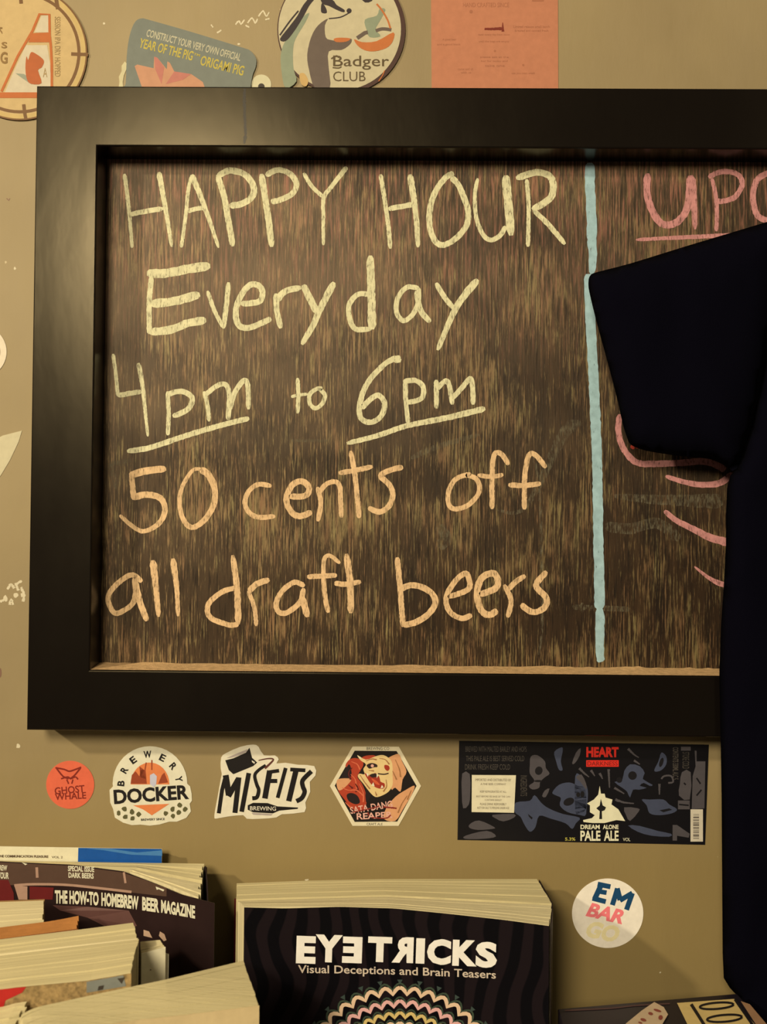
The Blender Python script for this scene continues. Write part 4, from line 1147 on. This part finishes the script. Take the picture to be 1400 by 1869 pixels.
for ri, (R, wd) in enumerate([(181, 7), (157, 6.5), (136, 6), (118, 5.5), (102, 5), (88, 4.5), (75, 4), (63, 3.5), (52, 3), (42, 3)]):
    k = Ink(emap, .0002); ns = 42
    kg = Ink(emap, .00016)
    pts = []; ptg = []
    for i in range(ns * 6 + 1):
        a = 2 * math.pi * i / (ns * 6) - math.pi / 2; ph = abs(math.sin(math.pi * i / 6 + math.pi / 2))
        amp = R * .048
        r = R - amp + amp * ph * 1.4
        pts.append((730 + r * math.cos(a), 1987 + r * math.sin(a)))
        ptg.append((730 + (r + wd * 1.1) * math.cos(a), 1987 + (r + wd * 1.1) * math.sin(a)))
    k.stroke(pts, wd, 0).build('scallop_ring', cols[ri % 3], t)
    kg.stroke(ptg, wd * .5, 0).build('scallop_shadow_ring', ink(52, 62, 42, .8), t, 'dark green ring')
k = Ink(emap, .0002)
for i in range(34):
    a = 2 * math.pi * i / 34 - math.pi / 2
    c_, s_ = math.cos(a), math.sin(a)
    p = lambda r, o: (730 + r * c_ - o * s_, 1987 + r * s_ + o * c_)
    k.poly([p(199, -5), p(199, 5), p(190, 0)])
k.build('outer_green_points', ink(50, 60, 48, .8), t)

# ================================================================== BOX BOTTOM RIGHT
zt = 1.5 - 0.354
TOPM = lambda x, y, l: PZ(x, y, zt + l)
t = thing('game_box', 'black box with cream panels lying on the shelf below the shirt', 'box', Vector((P(1250, 1840, .1).x, -.1, SH)))
q = [(1018, 1841), (1345, 1813), (1405, 1876), (1480, 1965), (1060, 2010)]
vs = [PZ(x, y, zt) for x, y in q]; n = len(vs)
low = [Vector((v.x, v.y, SH)) for v in vs]
bm = bmesh.new(); V = [bm.verts.new(v) for v in vs + low]
bm.faces.new(V[:n]); bm.faces.new(V[n:])
for i in range(n): bm.faces.new((V[i], V[(i + 1) % n], V[n + (i + 1) % n], V[n + i]))
bmesh.ops.recalc_face_normals(bm, faces=bm.faces)
bmesh.ops.bevel(bm, geom=list(bm.edges), offset=.001, segments=2, affect='EDGES', profile=.5)
bm_obj('box_body', bm, mat('black_box', A(20, 14, 16, .6), .45, .4), t)
bx = (1000, 1790, .2857)
k = Ink(TOPM, .0003, *bx)
k.stroke([(110, 190), (400, 176), (560, 158), (780, 146)], 9, 3).build('brown_edge_line', ink(64, 40, 32, .6), t)
k = Ink(TOPM, .0003, *bx)
k.poly([(825, 142), (1190, 116), (1330, 290), (1500, 500), (1000, 500)]).build('cream_panel', ink(170, 140, 78, .6), t)
k = Ink(TOPM, .0003, *bx)
k.poly([(1232, 130), (1290, 150), (1400, 280), (1600, 520), (1540, 520), (1330, 280)]).build('tan_edge_panel', ink(128, 92, 58, .6), t)
slab('small_card', [(680, 136), (740, 168), (768, 215), (700, 330), (560, 420), (420, 400), (500, 272), (600, 190)], TOPM, .0003, .0008, ink(160, 132, 92, .6), t, 'small cream card with red dots', tr=bx)
k = Ink(TOPM, .0013, *bx)
for x, y, a, b2 in [(656, 210, 16, 10), (610, 250, 20, 10), (720, 235, 14, 16), (700, 190, 26, 8), (590, 268, 14, 6)]:
    k.poly(circle(x, y, a, 12, b2, .3))
k.build('red_dots', ink(110, 50, 34, .6), t)
k = Ink(TOPM, .0006, *bx)
k.stroke([(915, 150), (960, 220), (1010, 300)], 20, 0).stroke([(1195, 118), (1300, 270), (1420, 440)], 18, 0)
def oval(k, cx, cy, rx, ry, wd, rot=-.08):
    p = circle(cx, cy, rx, 28, ry, rot); k.stroke(p + [p[0]], wd, 0)
oval(k, 1078, 160, 108, 20, 14); oval(k, 1128, 240, 112, 22, 14); oval(k, 1180, 330, 116, 24, 14)
k.text('00', 1100, 160, 90, 8, -4) if False else None
k.build('black_lettering', ink(20, 15, 14, .6), t, 'black looped lettering')

# ================================================================== T-SHIRT
LS = LF + .004
cx = 1815
half = [(1400, 405), (1330, 426), (1250, 450), (1150, 481), (1092, 496), (1078, 502), (1074, 514), (1076, 535), (1090, 592), (1104, 643), (1118, 695), (1128, 735),
        (1136, 771), (1144, 797), (1152, 812), (1181, 823), (1246, 833), (1297, 838), (1324, 850), (1337, 860)]
body_l = [(1333, 868), (1327, 891), (1325, 940), (1325, 994), (1321, 1071), (1316, 1140), (1313, 1226), (1315, 1330), (1317, 1450), (1318, 1600), (1319, 1740), (1321, 1785), (1332, 1803), (1350, 1822), (1352, 1900), (1354, 1990)]
sh = thing('t_shirt', 'black short sleeved t-shirt hanging in front of the right side of the chalkboard', 't-shirt', P(cx, 1200, LS))
TSH = mat('black_cotton', A(4, 4, 9, .9), .95, .04, .35, 1400)


def cloth(name, outline, m, parent, bulge=.014, amp=.005, step=13, seed=0):
    n = len(outline)
    from mathutils import geometry
    xs = [p[0] for p in outline]; ys = [p[1] for p in outline]
    dense = []
    for i in range(n):
        a, b = outline[i], outline[(i + 1) % n]; kk = max(1, int(math.dist(a, b) / step))
        dense += [(a[0] + (b[0] - a[0]) * j / kk, a[1] + (b[1] - a[1]) * j / kk) for j in range(kk)]

    def inside(x, y):
        r = False; m_ = len(dense)
        for i in range(m_):
            (ax, ay), (bx_, by) = dense[i], dense[(i + 1) % m_]
            if (ay > y) != (by > y) and x < (bx_ - ax) * (y - ay) / (by - ay) + ax: r = not r
        return r
    pts = [Vector(p) for p in dense]; m0 = len(pts)
    yy = min(ys) + step
    while yy < max(ys):
        xx = min(xs) + step
        while xx < max(xs):
            if inside(xx, yy):
                d = min((xx - a) ** 2 + (yy - b) ** 2 for a, b in dense)
                if d > (step * .7) ** 2: pts.append(Vector((xx, yy)))
            xx += step
        yy += step
    v2, e2, f2, *_ = delaunay_2d_cdt(pts, [(i, (i + 1) % m0) for i in range(m0)], [], 1, 1e-4)
    vs = []; k = len(v2)
    for side in (0, 1):
        for v in v2:
            d = math.sqrt(min((v.x - a) ** 2 + (v.y - b) ** 2 for a, b in dense))
            e = 1 - math.exp(-d / 22)
            f = noise.noise(Vector((v.x * .009 + seed, v.y * .0028, 1.7))) + .4 * noise.noise(Vector((v.x * .02, v.y * .008 + seed, 4)))
            L = LS + .002 + (bulge * e + amp * f * e if side == 0 else 0)
            if side == 0: L = max(L, LS + .002 + .0015 * e)
            vs.append(P(v.x, v.y, L))
    fs = [tuple(f) for f in f2] + [tuple(k + i for i in reversed(f)) for f in f2]
    me = me_from(name, vs, fs, True)
    bm = bmesh.new(); bm.from_mesh(me); bmesh.ops.remove_doubles(bm, verts=bm.verts, dist=1e-6)
    bmesh.ops.recalc_face_normals(bm, faces=bm.faces); bm.to_mesh(me); bm.free()
    return link(name, me, m, parent)


seam = [(1345, 855), (1372, 780), (1392, 690), (1408, 590), (1424, 500), (1448, 391)]
sl = spline(half, 3)
cloth('sleeve', sl + seam, TSH, sh, .016, .004, seed=2)
mir = lambda pts: [(2 * cx - x, y) for x, y in pts]
cloth('sleeve', mir(sl + seam), TSH, sh, .016, .004, 16, seed=5)
neck = [(1660, 326), (1680, 380), (1730, 430), (1815, 452)]
body = [(1440, 392), (1540, 362), (1660, 326)] + neck[1:] + mir(neck[:-1])[::-1] + [(2 * cx - 1540, 362), (2 * cx - 1440, 392)] + mir(seam)[::-1][1:] + mir(body_l) + [(cx, 2000)] + body_l[::-1] + seam[:-1]
cloth('shirt_body', body, TSH, sh, .015, .007, 16, seed=9)
col = spline([(1655, 326), (1675, 384), (1728, 438), (1815, 462), (2 * cx - 1728, 438), (2 * cx - 1675, 384), (2 * cx - 1655, 326)], 4)
k = Ink(wallmap(LS + .009), 0); k.stroke(col, 26, 0); k.build('collar', TSH, sh)
# hanger
hg = thing('clothes_hanger', 'black hanger carrying the t-shirt, hooked over the frame', 'hanger', P(cx, 300, LS))
def tube(name, pts, r, m, parent):
    cu = bpy.data.curves.new(name, 'CURVE'); cu.dimensions = '3D'; cu.bevel_depth = r; cu.bevel_resolution = 2
    s = cu.splines.new('POLY'); s.points.add(len(pts) - 1)
    for p_, v in zip(s.points, pts): p_.co = (*v, 1)
    o = bpy.data.objects.new(name, cu); C.objects.link(o)
    me = bpy.data.meshes.new_from_object(o.evaluated_get(bpy.context.evaluated_depsgraph_get()))
    bpy.data.objects.remove(o); bpy.data.curves.remove(cu)
    return link(name, me, m, parent)
HM = mat('hanger_wire', (.02, .02, .02), .4, .4)
tube('shoulder_bar', [P(1450, 392, LS + .007), P(1790, 300, LS + .007), P(cx, 280, LS + .007), P(1840, 300, LS + .007), P(2 * cx - 1450, 392, LS + .007), P(1450, 396, LS + .007)], .0022, HM, hg)
top = P(cx, 160, LF)
tube('hook', [P(cx, 280, LS + .007), Vector((top.x, -LS - .004, z1 - .02)), Vector((top.x, -LS - .002, z1 + .002)), Vector((top.x, -LF + .004, z1 + .008)), Vector((top.x, -LF + .016, z1 + .006)), Vector((top.x, -LF + .020, z1 + .0022))], .0015, HM, hg)

n_tri = sum(len(o.data.polygons) for o in bpy.data.objects if o.type == 'MESH')
print('objects', len(bpy.data.objects), 'faces', n_tri)
